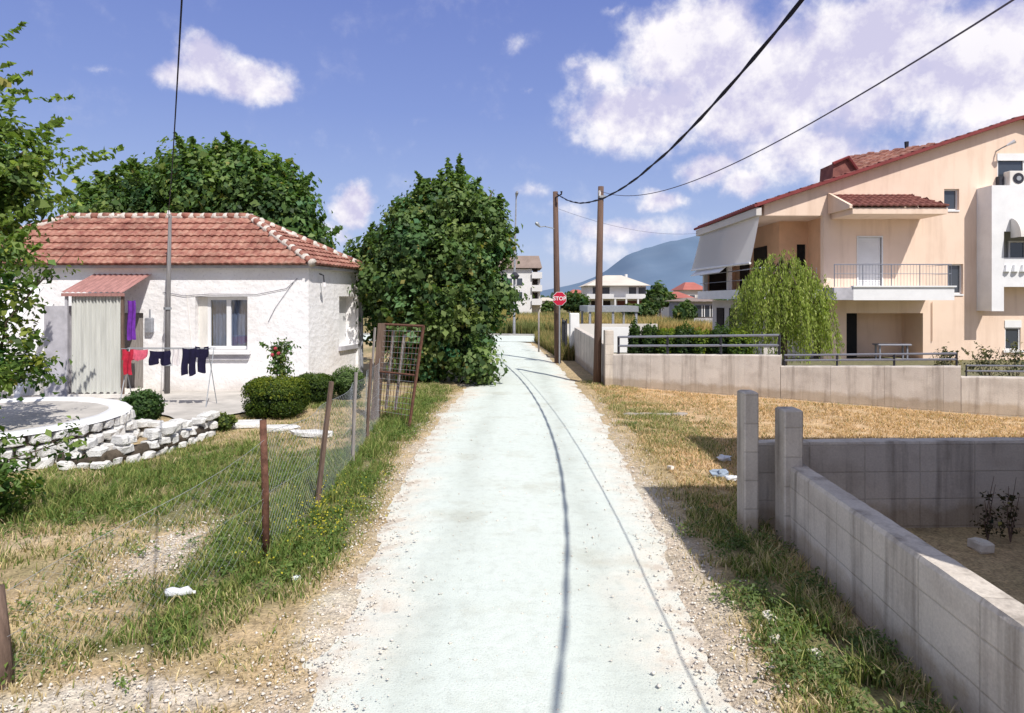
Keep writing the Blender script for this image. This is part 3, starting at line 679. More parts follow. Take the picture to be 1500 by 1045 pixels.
    # thin service wires on the wall and a gutter stub
    part('wall_wire', MB().tube([(-9.6,17.82,2.72),(-9.0,17.82,2.62),(-8.3,17.82,2.67),(-7.0,17.82,2.66),(-6.2,17.82,2.82),(-5.9,17.82,3.1)], .008, 4), M['cable_grey'], t)
    part('wall_wire', MB().tube([(-6.0,17.82,3.0),(-6.5,17.82,2.3),(-6.7,17.82,1.9)], .006, 4), M['cable_grey'], t)
    lamp = part('wall_lamp', MB().tube([(-5.45,18.35,3.25),(-5.32,18.3,3.2),(-5.30,18.3,3.0)], .018), M['dark_metal'], t)
    part('bulb', MB().tube([(-5.30,18.3,3.0),(-5.30,18.3,2.88)], [.05,.06], 8), M['sign_white'], lamp)
    part('drainpipe', MB().tube([(-4.86,20.95,3.35),(-4.86,20.95,0)], .055, 8), M['grey_pipe'], t)
    part('base_block', MB().chamfer_box(-13.3,-12.4,17.0,17.6,0,.38,.05), M['white_stone'], t)
cottage()

# boards leaning in the porch corner
tag(part('leaning_board', MB().hexa([(-12.7,16.5,0),(-12.55,16.5,0),(-12.55,16.56,0),(-12.7,16.56,0),(-12.25,17.1,2.4),(-12.1,17.1,2.4),(-12.1,17.16,2.4),(-12.25,17.16,2.4)]), M['white_paint'], loc=(-12.6,16.5,0)), 'long white board leaning against the cottage left of the door curtain', 'board')
tag(part('leaning_sheet', MB().hexa([(-13.4,16.2,1.2),(-12.9,16.2,1.2),(-12.9,16.22,1.2),(-13.4,16.22,1.2),(-12.7,16.9,2.85),(-12.2,16.9,2.85),(-12.2,16.92,2.85),(-12.7,16.92,2.85)]), M['white_paint'], loc=(-13,16.2,1.2)), 'tilted pale sheet under the left end of the cottage eaves', 'sheet')

# service mast in front of the cottage with its cable
mast = thing('service_mast', 'thin grey mast in front of the cottage carrying the incoming cable', 'mast', (-9.2,17.3,0))
part('pole', MB().tube([(-9.2,17.3,-.1),(-9.17,17.3,2.6),(-9.12,17.3,4.78)], [.07,.06,.04], 10), M['pole_grey'], mast, True)
part('insulator', MB().tube([(-9.12,17.3,4.72),(-9.12,17.22,4.80),(-9.12,17.22,4.88)], [.03,.045,.03], 8), M['sign_white'], mast)
for z in (.75,2.25): part('clamp', MB().tube([(-9.19,17.3,z),(-9.19,17.3,z+.06)], .1, 10), M['galv'], mast)

# ---- washing
def hang(name, label, cat, x0, x1, ztop, h, y, m, kind='sheet', wob=.03):
    mb = MB(); nu, nv = 22, 14
    def ok(u, v):
        if kind == 'trousers': return v < .55 or abs(u-.5) > .02+.05*v
        if kind == 'shirt': return not ((v > .42) and (u < .18 or u > .82)) and not (v < .08 and abs(u-.5) < .14)
        if kind == 'top': return v < .8-.5*abs(u-.35)
        return True
    idx = {}; vs = []; fs = []
    for i in range(nu+1):
        for j in range(nv+1):
            u, v = i/nu, j/nv
            idx[i,j] = len(vs); vs.append((x0+(x1-x0)*u+.01*math.sin(v*7), y-.01-wob*(.3+v)*math.sin(u*11+v*1.5+x0*9)-.02*v, ztop-h*v-.02*math.sin(u*math.pi)+.02*math.sin(u*9+x0)*v))
    for i in range(nu):
        for j in range(nv):
            if ok((i+.5)/nu, (j+.5)/nv): fs.append((idx[i,j],idx[i+1,j],idx[i+1,j+1],idx[i,j+1]))
    mb.add(vs, fs)
    o = part(name, mb, m, None, True, loc=((x0+x1)/2,y,ztop)); tag(o, label, cat); return o
LYd = 15.2; px2x = lambda px, Y: (px-750)/F*Y
rk = thing('drying_rack', 'thin folding clothes rack standing in front of the cottage door', 'clothes rack', (-8.2,15.25,0))
xa, xb, zt = px2x(176,LYd), px2x(308,LYd), 1.36
for y in (LYd, LYd+.3): part('rail', MB().tube([(xa,y,zt),(xb,y,zt)], .009, 6), M['galv'], rk)
for x in (xa+.05, xb-.05):
    part('leg', MB().tube([(x,LYd,zt),(x,LYd+.45,0)], .011, 6), M['galv'], rk); part('leg', MB().tube([(x,LYd+.3,zt),(x,LYd-.12,0)], .011, 6), M['galv'], rk)
hang('shirt', 'crimson shirt hanging at the left end of the rack', 'shirt', px2x(179,LYd), px2x(197,LYd), zt, .58, LYd, M['cloth_red'], 'shirt')
hang('shirt', 'pink top hanging between the crimson shirt and the small navy piece', 'top', px2x(196,LYd), px2x(217,LYd), zt-.01, .34, LYd, M['cloth_pink'], 'top')
hang('shorts', 'small navy shorts hanging in the middle of the rack', 'shorts', px2x(219,LYd), px2x(250,LYd), zt-.04, .32, LYd, M['cloth_navy'], 'trousers')
hang('towel', 'pale towel hanging beside the big black trousers', 'towel', px2x(252,LYd), px2x(264,LYd), zt, .38, LYd, M['cloth_white'])
hang('trousers', 'large black trousers hanging at the right end of the rack', 'trousers', px2x(267,LYd), px2x(287,LYd), zt+.02, .62, LYd, M['cloth_navy'], 'trousers')
hang('jacket', 'black jacket hanging at the far right end of the rack', 'jacket', px2x(286,LYd), px2x(306,LYd), zt+.06, .60, LYd, M['cloth_navy'], 'shirt')
hang('towel', 'purple cloth hanging by the awning post of the cottage door', 'towel', -9.93, -9.72, 2.5, 1.0, 16.75, M['cloth_purple'])

# ---- round whitewashed stone planter and dry stone border
def stone(mb, c, s, rot=0):
    n1, n2 = 8, 5; vs = []; ca, sa = math.cos(rot), math.sin(rot); sd = random.random()*99
    for j in range(n2+1):
        ph = -math.pi/2+math.pi*j/n2
        for i in range(n1):
            th = 2*math.pi*i/n1; d = Vector((math.cos(th)*math.cos(ph), math.sin(th)*math.cos(ph), math.sin(ph)))
            q = Vector([math.copysign(abs(v)**.45, v) for v in d]); q *= 1+.30*mnoise.noise(q*1.5+Vector((sd,0,0)))+.10*mnoise.noise(q*4+Vector((0,sd,0)))
            x, y, z = q.x*s[0], q.y*s[1], q.z*s[2]
            vs.append((c[0]+x*ca-y*sa, c[1]+x*sa+y*ca, c[2]+z))
    fs = [(j*n1+i, j*n1+(i+1)%n1, (j+1)*n1+(i+1)%n1, (j+1)*n1+i) for j in range(n2) for i in range(n1)]
    mb.add(vs, fs)
pl = thing('round_terrace', 'round raised terrace ringed with whitewashed stones at the left edge', 'stone terrace', (-9.0,10.9,0))
st = MB(); cx, cy, R = -9.0, 10.9, 2.12
for ring, z in enumerate((.06,.24,.42)):
    a = ring*.07
    while a < 2*math.pi+ring*.07:
        w = random.uniform(.20,.36); an = a+w/2/R
        rr = R+(.10-ring*.05)+random.uniform(-.03,.03)
        stone(st, (cx+math.cos(an)*rr, cy+math.sin(an)*rr, z+random.uniform(-.015,.015)), (.15,w*.44,.082+random.uniform(-.014,.014)), an)
        a += w/R
core = MB().tube([(cx,cy,-.1),(cx,cy,.49)], R+.02, 48); part('dark_core', core, M['dark_filler'], pl)
part('stone_ring', st, M['white_stone'], pl)
rim = MB(); n = 72; vs = []
for i in range(n):
    an = 2*math.pi*i/n; j = .02*mnoise.noise(Vector((math.cos(an)*4, math.sin(an)*4, 0)))
    for rr, z in ((R-.24,.50),(R-.22,.545+j),(R+.06,.555+j),(R+.13,.50)): vs.append((cx+math.cos(an)*(rr+j), cy+math.sin(an)*(rr+j), z))
rim.add(vs, [(i*4+k, ((i+1)%n)*4+k, ((i+1)%n)*4+k+1, i*4+k+1) for i in range(n) for k in range(3)])
part('rim', rim, M['white_paint'], pl, True)
fl = MB(); fl.add([(cx+math.cos(2*math.pi*i/48)*(R-.2), cy+math.sin(2*math.pi*i/48)*(R-.2), .515) for i in range(48)], [tuple(range(48))])
part('floor', fl, M['slab'], pl)

def stone_run(name, label, pts, h, mbmat=None):
    mb = MB(); pts = [Vector((*p,0)) for p in pts]
    rows = max(1, round(h/.14))
    for r in range(rows):
        for a, b in zip(pts[:-1], pts[1:]):
            L = (b-a).length; d = (b-a).normalized(); rot = math.atan2(d.y, d.x); u = random.uniform(0,.15)
            while u < L:
                w = random.uniform(.14,.36)
                if random.random() < (.93 if r < rows-1 else .75):
                    p = a+d*(u+w/2); stone(mb, (p.x+random.uniform(-.05,.05), p.y+random.uniform(-.05,.05), .05+r*.15+random.uniform(-.02,.02)), (w*.45,.13+random.uniform(-.03,.05),.066+random.uniform(-.012,.014)), rot+random.uniform(-.15,.15))
                u += w*1.02
    o = thing(name, label, 'stone wall', (pts[0].x, pts[0].y, 0)); core = MB()
    for a, b in zip(pts[:-1], pts[1:]): core.tube([a+Vector((0,0,h*.3)), b+Vector((0,0,h*.3))], h*.25, 8)
    part('dark_core', core, M['dark_filler'], o, True); part('stones', mb, M['white_stone'], o); return o
    return tag(part(name, mb, M['white_stone'], None, False, loc=(pts[0].x,pts[0].y,0)), label, 'stone wall')
stone_run('stone_border', 'low tumbled whitewashed stone border in front, ending near the shrub', [(-6.75,9.7),(-6.1,9.75),(-5.75,10.6),(-5.65,12.0)], .42)
stone_run('stone_border', 'short straight whitewashed stone row between terrace and small round shrub', [(-7.1,12.1),(-6.3,11.9),(-5.9,12.4)], .3)
# flat pale slabs on the garden edge
for (x, y, w, d, r, lb) in ((-5.35,12.9,.9,.45,.15,'flat pale slab behind the tumbled stone border'),(-4.45,12.5,.75,.35,-.1,'flat pale slab left of the rusty stake, nearest the trimmed bush'),(-3.7,12.0,.8,.3,-.2,'flat pale slab nearest the wire fence')):
    mb = MB(); stone(mb, (x,y,.03), (w/2,d/2,.06), r); tag(part('paving_slab', mb, M['white_stone'], None, False, loc=(x,y,0)), lb, 'slab')

# ---- fence: stakes and wire netting
def stake(name, label, base, top, r, m, square=False):
    b, tp = Vector(base), Vector(top); mb = MB()
    mid = b.lerp(tp,.5)+Vector((random.uniform(-.01,.01),0,0))
    mb.tube([b-Vector((0,0,.15)), mid, tp], [r,r*.95,r*.9], 4 if square else 8)
    o = part(name, mb, m, None, not square, loc=base); tag(o, label, 'fence stake'); return o
S = [((-2.40,6.33,0),(-2.43,6.33,1.33),.038,M['rust'],False,'nearest rusty pipe stake of the wire fence'),
     ((-2.36,7.80,0),(-2.17,7.80,1.52),.034,M['old_wood'],True,'leaning dark stake, second from the camera in the wire fence'),
     ((-2.44,9.9,0),(-2.38,9.9,1.40),.030,M['grey_wood'],True,'grey wooden stake, third from the camera in the wire fence'),
     ((-2.60,11.6,0),(-2.52,11.6,1.45),.03,M['old_wood'],True,'brown stake just before the gate post')]
for b_, t_, r_, m_, q_, l_ in S: stake('fence_stake', l_, b_, t_, r_, m_, q_)
def netting(name, label, A, B, ha, hb, cell=.085, r=.0013):
    A, B = Vector(A), Vector(B); L = (B-A).length; d = (B-A).normalized(); mb = MB(); H = (ha+hb)/2
    nrm = Vector((-d.y, d.x, 0))
    def sag(u, z): return A+d*u+Vector((0,0,z*(ha+(hb-ha)*u/L)/H))+nrm*(.05*math.sin(u/L*math.pi*2)*z/H)+Vector((0,0,-.04*math.sin(u/L*math.pi)*z/H))
    n = int((L+H)/cell)
    for s in (1,-1):
        for i in range(n+1):
            u0 = i*cell-(H if s == 1 else 0); pts = []
            for k in range(9):
                z = H*k/8; u = u0+z if s == 1 else u0-z
                if 0 <= u <= L: pts.append(sag(u, z))
            if len(pts) > 1: mb.tube(pts, r, 3, False)
    mb.tube([sag(L*k/8, H) for k in range(9)], r*2, 4); mb.tube([sag(L*k/8, H*.5) for k in range(9)], r*1.6, 4)
    tag(part(name, mb, M['galv'], None, False, loc=A), label, 'wire netting')
netting('wire_netting','sagging wire netting between the rusty pipe and leaning stakes',(-2.40,6.33,0),(-2.33,7.8,0),1.2,1.2)
netting('wire_netting','wire netting between the leaning stake and the grey stake',(-2.33,7.8,0),(-2.44,9.9,0),1.2,1.22)
netting('wire_netting','wire netting between the grey stake and the brown stake',(-2.44,9.9,0),(-2.60,11.6,0),1.22,1.2)
netting('wire_netting','last stretch of wire netting before the gate post',(-2.60,11.6,0),(-2.74,13.4,0),1.2,1.3)
netting('wire_netting','nearest stretch of wire netting, from the rusty pipe stake to the lower left corner',(-3.30,4.24,0),(-2.40,6.33,0),.6,1.15,.10,.0009)
# rusty garden gate
gt = thing('garden_gate', 'rusty leaning garden gate frame with grey boards behind the fence', 'gate', (-2.4,13.4,0))
part('gate_post', MB().hexa([(-2.95,13.45,-.1),(-2.77,13.45,-.1),(-2.77,13.55,-.1),(-2.95,13.55,-.1),(-2.78,13.45,2.02),(-2.62,13.45,2.02),(-2.62,13.55,2.02),(-2.78,13.55,2.02)]), M['old_wood'], gt)
part('gate_post', MB().tube([(-2.02,12.6,-.1),(-1.73,12.7,2.0)], .03, 4), M['rust'], gt)
part('top_bar', MB().tube([(-2.66,13.5,2.0),(-1.73,12.72,1.99)], .026, 4), M['rust'], gt)
part('cross_bar', MB().tube([(-2.80,13.5,1.02),(-1.87,12.68,1.03)], .02, 4), M['rust'], gt)
for k in range(9):
    f = (k+.5)/9; a = Vector((-2.72,13.44,.25)).lerp(Vector((-2.02,12.75,.3)), f); b = Vector((-2.58,13.44,1.9)).lerp(Vector((-1.80,12.8,1.7)), f)
    if k in (1,4): w = .03; part('board', MB().hexa([(a.x-w,a.y+.05,a.z),(a.x+w,a.y+.05,a.z),(a.x+w,a.y+.07,a.z),(a.x-w,a.y+.07,a.z),(b.x-w,b.y+.05,b.z),(b.x+w,b.y+.05,b.z),(b.x+w,b.y+.07,b.z),(b.x-w,b.y+.07,b.z)]), M['grey_wood'], gt)
    part('rod', MB().tube([(a.x,a.y,.15),(b.x,b.y,1.97)], .006, 4), M['rust'], gt)
for k in range(16):
    z = .22+k*.11; f = z/2.0; part('wire', MB().tube([Vector((-2.82+.17*f,13.44,z)), Vector((-2.03+.28*f,12.7,z+.02))], .003, 3), M['galv'], gt)
stake('gate_stake','tall thin grey stake just behind the gate post',(-3.15,14.2,0),(-3.0,14.2,1.9),.028,M['grey_wood'],True)
stake('corner_stake','dark weathered stump at the lower left corner of the garden',(-3.30,4.24,0),(-3.42,4.30,.60),.05,M['old_wood'])

# ------------------------------------------------------------------ trees and bushes on the left
DK, MD, LT = (.035,.065,.02), (.085,.15,.04), (.20,.285,.10)
ft = [(-2.75,20.6,1.6,1.35),(-1.75,20.2,1.5,1.15),(-3.3,21,3.0,1.45),(-2.1,20.8,3.2,1.55),(-1.05,20.9,3.9,1.0),(-2.9,21,4.3,1.3),(-1.75,21,4.8,1.25),(-1.9,21,5.6,.9),(-4.3,21.6,3.4,.95),(-4.95,21.9,3.9,.6),(-4.0,21.3,1.9,.8),(-.75,20.8,2.7,.85),(-.7,20.9,4.5,.7),(-1.1,19.4,.55,.5),(-2.9,20.2,.6,.7),(-3.9,21.2,4.4,.8),(-1.0,21,5.2,.65),(-3.2,21,5.1,.7),(-2.5,21,5.5,.7),(-1.35,20,2.3,.8)]
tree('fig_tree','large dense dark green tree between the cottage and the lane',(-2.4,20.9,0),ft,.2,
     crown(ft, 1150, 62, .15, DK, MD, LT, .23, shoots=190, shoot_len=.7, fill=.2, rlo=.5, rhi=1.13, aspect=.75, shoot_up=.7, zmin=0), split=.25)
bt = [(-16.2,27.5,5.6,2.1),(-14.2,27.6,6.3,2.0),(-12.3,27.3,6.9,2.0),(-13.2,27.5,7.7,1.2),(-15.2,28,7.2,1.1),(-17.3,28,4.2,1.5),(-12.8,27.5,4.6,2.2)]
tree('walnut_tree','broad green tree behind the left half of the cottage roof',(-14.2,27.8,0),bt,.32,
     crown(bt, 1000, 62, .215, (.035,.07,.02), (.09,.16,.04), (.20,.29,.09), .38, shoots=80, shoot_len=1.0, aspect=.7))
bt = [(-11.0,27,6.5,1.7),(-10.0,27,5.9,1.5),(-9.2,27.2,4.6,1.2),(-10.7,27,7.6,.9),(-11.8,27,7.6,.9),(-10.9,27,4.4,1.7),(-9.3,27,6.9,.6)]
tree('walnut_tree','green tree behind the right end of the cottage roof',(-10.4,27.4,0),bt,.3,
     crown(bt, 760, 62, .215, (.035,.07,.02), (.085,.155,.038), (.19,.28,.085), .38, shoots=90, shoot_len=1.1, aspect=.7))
bt = [(-6.9,26,3.0,.9),(-6.1,25.5,2.8,.9)]
tree('young_tree','small rounded green tree between the cottage and the dark tree',(-6.4,26,0),bt,.1,
     crown(bt, 150, 40, .2, DK, MD, LT, .3, shoots=10), split=.4)
bt = [(-10.3,11.5,4.2,1.3),(-9.8,11.8,5.1,1.0),(-10.1,11.3,6.0,.9),(-9.1,11.8,4.3,.7),(-10.0,11.5,3.5,.9),(-9.2,11.8,4.9,.5)]
V1 = crown(bt, 290, 34, .135, (.04,.08,.016), (.14,.22,.045), (.31,.40,.12), .20, shoots=120, shoot_len=1.25, aspect=.6, fill=.12, shoot_up=.10)
tree('plum_tree','light green tree reaching into the picture at the upper left',(-10.6,11.6,.3),bt,.14,V1,split=.5)
bt = [(-8.1,10.0,3.1,.5),(-7.9,9.9,2.4,.5),(-7.75,9.9,1.8,.45),(-7.5,9.9,1.3,.35),(-7.1,9.9,2.9,.22),(-8.0,9.8,1.3,.5)]
tree('climbing_shrub','straggly light green shrub at the left edge above the round terrace',(-8.1,10,.5),bt,.04,
     crown(bt, 110, 24, .10, (.03,.07,.014), (.10,.17,.03), (.20,.28,.07), .15, shoots=26, shoot_len=.55, fill=.1, shoot_up=.1), 'shrub', split=.3)
bt = [(-5.9,7.3,.75,.32),(-5.65,7.3,.42,.25),(-5.95,7.2,.35,.3),(-5.3,7.7,.82,.16),(-5.9,7.5,.15,.3)]
tree('elder_shrub','leafy shrub at the left edge in front of the whitewashed stones',(-5.95,7.3,0),bt,.02,
     crown(bt, 46, 20, .075, (.03,.07,.016), (.08,.15,.03), (.16,.25,.06), .11, shoots=14, shoot_len=.4, fill=.1, zmin=0), 'shrub')
def bush(name, label, c, r, n, per, leaf, cols, h=1.0, box=False, cl=.09):
    t = thing(name, label, 'bush', (c[0],c[1],0)); N = n*per
    d = rng.normal(size=(N,3)); d /= np.linalg.norm(d,axis=1)[:,None]
    if box: q = np.sign(d)*np.abs(d)**.6; 
    else: q = d
    lump = 1+.10*(vnoise(d[:,0]*3+c[0], d[:,1]*3+d[:,2]*2, .8)-.5)*(1.6 if box else 4.5)
    pos = np.array([c[0],c[1],r[2]*.92])+q*np.array(r)*(rng.uniform(.80,1.03,N)*lump)[:,None]
    pos[:,2] = np.maximum(pos[:,2], .01)
    tone = np.clip(.4+.35*d[:,2]+rng.normal(0,.2,N), 0, 1)[:,None]; cd, cm, cll = map(np.array, cols)  # lit tops put into the leaf colour, lighter upward
    col = np.where(tone < .5, cd+(cm-cd)*tone*2, cm+(cll-cm)*(tone-.5)*2)
    V, Fc, cc = leaves(pos, d+rng.normal(size=(N,3))*.5, leaf*rng.uniform(.6,1.3,N), col, .6)
    ns = 26; sd_ = rng.normal(size=(ns,3)); sd_[:,2] = np.abs(sd_[:,2]); sd_ /= np.linalg.norm(sd_,axis=1)[:,None]; tt_ = rng.random((ns,9))
    sp_ = (np.array([c[0],c[1],r[2]*.92])+(sd_*np.array(r))[:,None,:]*(.92+.28*tt_[...,None])+rng.normal(size=(ns,9,3))*.012).reshape(-1,3)
    Vs, Fs, cs = leaves(sp_, rng.normal(size=(ns*9,3))+np.array([0,0,.5]), np.full(ns*9,leaf), np.tile(cll*.8+cm*.2,(ns*9,1)), .6)
    V = np.concatenate([V,Vs]); Fc = np.concatenate([Fc,Fs+4*N]); cc = np.concatenate([cc,cs]); N += ns*9
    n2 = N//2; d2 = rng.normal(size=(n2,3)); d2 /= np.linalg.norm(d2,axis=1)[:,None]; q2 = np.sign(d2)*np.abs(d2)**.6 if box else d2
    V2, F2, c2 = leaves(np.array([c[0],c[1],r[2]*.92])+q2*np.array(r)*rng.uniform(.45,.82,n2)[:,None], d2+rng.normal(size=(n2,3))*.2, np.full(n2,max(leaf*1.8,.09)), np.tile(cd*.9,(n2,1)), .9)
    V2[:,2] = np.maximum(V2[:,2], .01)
    V = np.concatenate([V,V2]); Fc = np.concatenate([Fc, F2+4*N]); cc = np.concatenate([cc,c2])
    np_mesh('foliage', V, Fc, cc, M['leaf'], t)
    mb = MB()
    for k in range(6):
        a = k*1.05; mb.tube([(c[0]+.03*math.cos(a),c[1]+.03*math.sin(a),-.05),(c[0]+r[0]*.4*math.cos(a),c[1]+r[1]*.4*math.sin(a),r[2]*.8),(c[0]+r[0]*.7*math.cos(a),c[1]+r[1]*.7*math.sin(a),r[2]*1.3)], [.02,.013,.005], 5)
    part('stem', mb, M['bark'], t); return t
YG = ((.02,.045,.008),(.07,.12,.015),(.24,.27,.03))
bush('clipped_bush','larger clipped yellow-green bush with a flat top in front of the cottage',(-5.12,14.1),(.62,.58,.43),1900,8,.045,YG,box=True)
bush('clipped_bush','smaller clipped bush behind the flat-topped one',(-4.85,15.9),(.45,.42,.36),1300,8,.045,((.015,.035,.008),(.045,.085,.014),(.12,.17,.025)),box=True)
bush('round_bush','dark round bush behind the wire fence near the cottage corner',(-4.2,16.6),(.42,.4,.40),600,8,.05,(DK,MD,LT))
bush('round_bush','small dark green bush on the paving by the whitewashed stones',(-7.35,12.9),(.36,.34,.36),650,7,.06,((.015,.04,.012),(.045,.10,.025),(.10,.17,.05)))
bush('low_plant','low green plant between stone border and clipped bush',(-5.55,12.45),(.22,.2,.16),160,6,.05,((.03,.06,.012),(.10,.15,.03),(.2,.24,.06)))
# rose with pink blooms
rs = thing('rose_bush','tall thin rose bush with pink blooms against the cottage wall','rose bush',(-5.95,16.6,0))
mb = MB()
for k in range(5):
    a = k*1.3; mb.tube([(-5.95,16.6,0),(-5.95+.08*math.cos(a),16.6+.05*math.sin(a),.7),(-5.95+.25*math.cos(a),16.6+.2*math.sin(a),1.35+.12*(k%2))],[.018,.012,.005],5)
part('stem', mb, M['bark'], rs)
V, Fc, cc = crown([(-5.95,16.6,1.0,.22),(-6.1,16.6,1.25,.16),(-5.75,16.6,1.3,.16),(-5.95,16.6,.7,.2)], 46, 15, .085, DK, MD, LT, .09, shoots=8, shoot_len=.3)
np_mesh('foliage', V, Fc, cc, M['leaf'], rs)
for k, (dx, z) in enumerate(((-.02,1.28),(.06,1.16),(-.10,1.12))):
    N = 34; d = rng.normal(size=(N,3)); d /= np.linalg.norm(d,axis=1)[:,None]
    V, Fc, cc = leaves(np.array([-5.95+dx,16.36,z])+d*.035, d, np.full(N,.06), np.tile([.55,.10,.14],(N,1)), .9); np_mesh('bloom', V, Fc, cc, M['leaf'], rs)

# ------------------------------------------------------------------ litter
bo = thing('plastic_bottle','crushed clear plastic bottle lying in the garden grass','bottle',(-2.8,5.46,0))
part('body', MB().tube([(-2.90,5.44,.045),(-2.86,5.445,.05),(-2.80,5.455,.042),(-2.74,5.47,.05),(-2.70,5.48,.03)],[.035,.042,.034,.040,.016],10), M['litter_white'], bo, True)
part('cap', MB().tube([(-2.70,5.48,.03),(-2.675,5.486,.03)],.016,8), M['sign_white'], bo)
def crumple(name, label, c, r, m, cat='litter'):
    mb = MB(); n1, n2 = 10, 6; vs = []; sd = random.random()*50
    for j in range(n2+1):
        ph = -math.pi/2+math.pi*j/n2
        for i in range(n1):
            th = 2*math.pi*i/n1; d = Vector((math.cos(th)*math.cos(ph), math.sin(th)*math.cos(ph), math.sin(ph)))
            k = 1+.7*mnoise.noise(d*2.3+Vector((sd,sd,0))); vs.append((c[0]+d.x*r*k*1.3, c[1]+d.y*r*k, c[2]+r*.45+d.z*r*.55*k))
    mb.add(vs, [(j*n1+i, j*n1+(i+1)%n1, (j+1)*n1+(i+1)%n1, (j+1)*n1+i) for j in range(n2) for i in range(n1)])
    tag(part(name, mb, m, None, False, loc=c), label, cat)
crumple('paper_scrap','small pale scrap beside the nearest rusty stake',(-1.93,5.8,0),.035,M['litter_white'])
crumple('plastic_bag','white plastic scrap on the dark ground left of the concrete posts',(3.3,10.1,0),.09,M['litter_white'],'bag')
crumple('plastic_bag','blue grey bag on the shaded ground just left of the concrete posts',(2.95,9.2,0),.10,M['litter_blue'],'bag')
crumple('plastic_bag','crumpled white bag in the shade nearest the tall concrete post',(3.05,9.0,0),.07,M['litter_white'],'bag')
for c, r, l in (((2.0,5.05,0),.06,'pale stone in the weeds beside the low block wall'),((1.92,4.75,0),.045,'smaller pale stone nearest the lane in the verge weeds'),((2.12,4.55,0),.05,'flat grey stone low in the verge weeds'),((3.9,6.6,0),.12,'pale rubble lump inside the block wall enclosure'),((4.7,6.5,0),.10,'grey rubble lump at the right inside the block wall enclosure'),((2.35,9.6,0),.05,'small white stone at the edge of the dark shadow')):
    mb = MB(); stone(mb, (c[0],c[1],r*.4), (r,r*.75,r*.6), random.random()*3); tag(part('stone', mb, M['pebble'], None, False, loc=c), l, 'stone')
mb = MB(); [stone(mb, (2.6+.36*k, 14.2+.08*math.sin(k*3), -.005), (.19,.09,.035), .05) for k in range(4)]
tag(part('kerb_remnant', mb, M['pebble_dark'], None, False, loc=(3.2,14.2,0)), 'broken strip of pale concrete lying in the dry grass before the boundary wall', 'concrete')

# ------------------------------------------------------------------ RIGHT FOREGROUND: block wall enclosure
def along(name, label, A, B, h0, h1, th, m, cat='wall', zb=-.12, steps=1):
    A, B = Vector(A), Vector(B); L = (B-A).length; mb = MB()
    N = 1 if steps == 1 else steps
    vs = []
    n = max(2, int(L/.11)); sd = random.random()*50; vs = []
    for q in range(n+1):
        x = L*q/n; h = h0+(h1-h0)*q/n; w = lambda k: .006*mnoise.noise(Vector((x*5,k*3.7,sd)))+.004*mnoise.noise(Vector((x*17,k*3.7,sd)))
        vs += [(x,w(0),zb),(x,w(1),h-.03+w(2)),(x,.014+w(3),h+w(4)),(x,th*.5,h+w(5)*1.2),(x,th-.014+w(6),h+w(7)),(x,th+w(8),h-.03),(x,th+w(9),zb)]
    fs = [(q*7+k, (q+1)*7+k, (q+1)*7+k+1, q*7+k+1) for q in range(n) for k in range(6)]+[tuple(range(7)), tuple(reversed(range(n*7,n*7+7)))]
    mb.add(vs, fs)
    me = bpy.data.meshes.new(name); me.from_pydata(mb.v, [], mb.f); me.update()
    o = link(me, name, m, None, A); o.rotation_euler = (0,0,math.atan2((B-A).y,(B-A).x))
    if label: tag(o, label, cat)
    return o
along('block_wall','long low concrete wall running beside the lane towards the camera',(2.84,6.75,0),(2.48,1.2,0),.80,.84,.20,M['block'])
along('block_wall','shaded low concrete wall across the plot behind the two posts',(2.66,7.12,0),(14.5,7.5,0),.93,.95,.20,M['block'])
def post(name, label, x0, x1, y0, y1, h):
    mb = MB().chamfer_box(0, x1-x0, 0, y1-y0, -.12, h, .018)
    me = bpy.data.meshes.new(name); me.from_pydata(mb.v, [], mb.f); me.update()
    o = link(me, name, M['block'], None, (x0,y0,0)); tag(o, label, 'concrete post')
post('concrete_post','taller narrow concrete post standing free at the lane side',2.44,2.60,6.82,7.05,1.53)
post('concrete_post','shorter concrete post at the corner of the two low walls',2.77,2.97,6.60,6.85,1.38)
# dark dry stalks inside
for k, (x, y, lb) in enumerate(((4.95,6.75,'dark dry stalk standing left against the shaded wall'),(5.15,6.7,'dark dry stalk standing right against the shaded wall'))):
    w = thing('dry_weed', lb, 'weed', (x,y,0)); mb = MB()
    for q in range(5): mb.tube([(x,y,0),(x+random.uniform(-.05,.05),y,.2),(x+random.uniform(-.1,.1),y+random.uniform(-.05,.05),.35+.08*q)], [.008,.006,.003], 4)
    part('stem', mb, M['old_wood'], w)
    V, Fc, cc = crown([(x,y,.3,.08),(x,y,.45,.06),(x,y,.15,.1)], 16, 9, .035, (.03,.03,.012), (.06,.05,.02), (.1,.08,.04), .04); np_mesh('foliage', V, Fc, cc, M['leaf'], w)

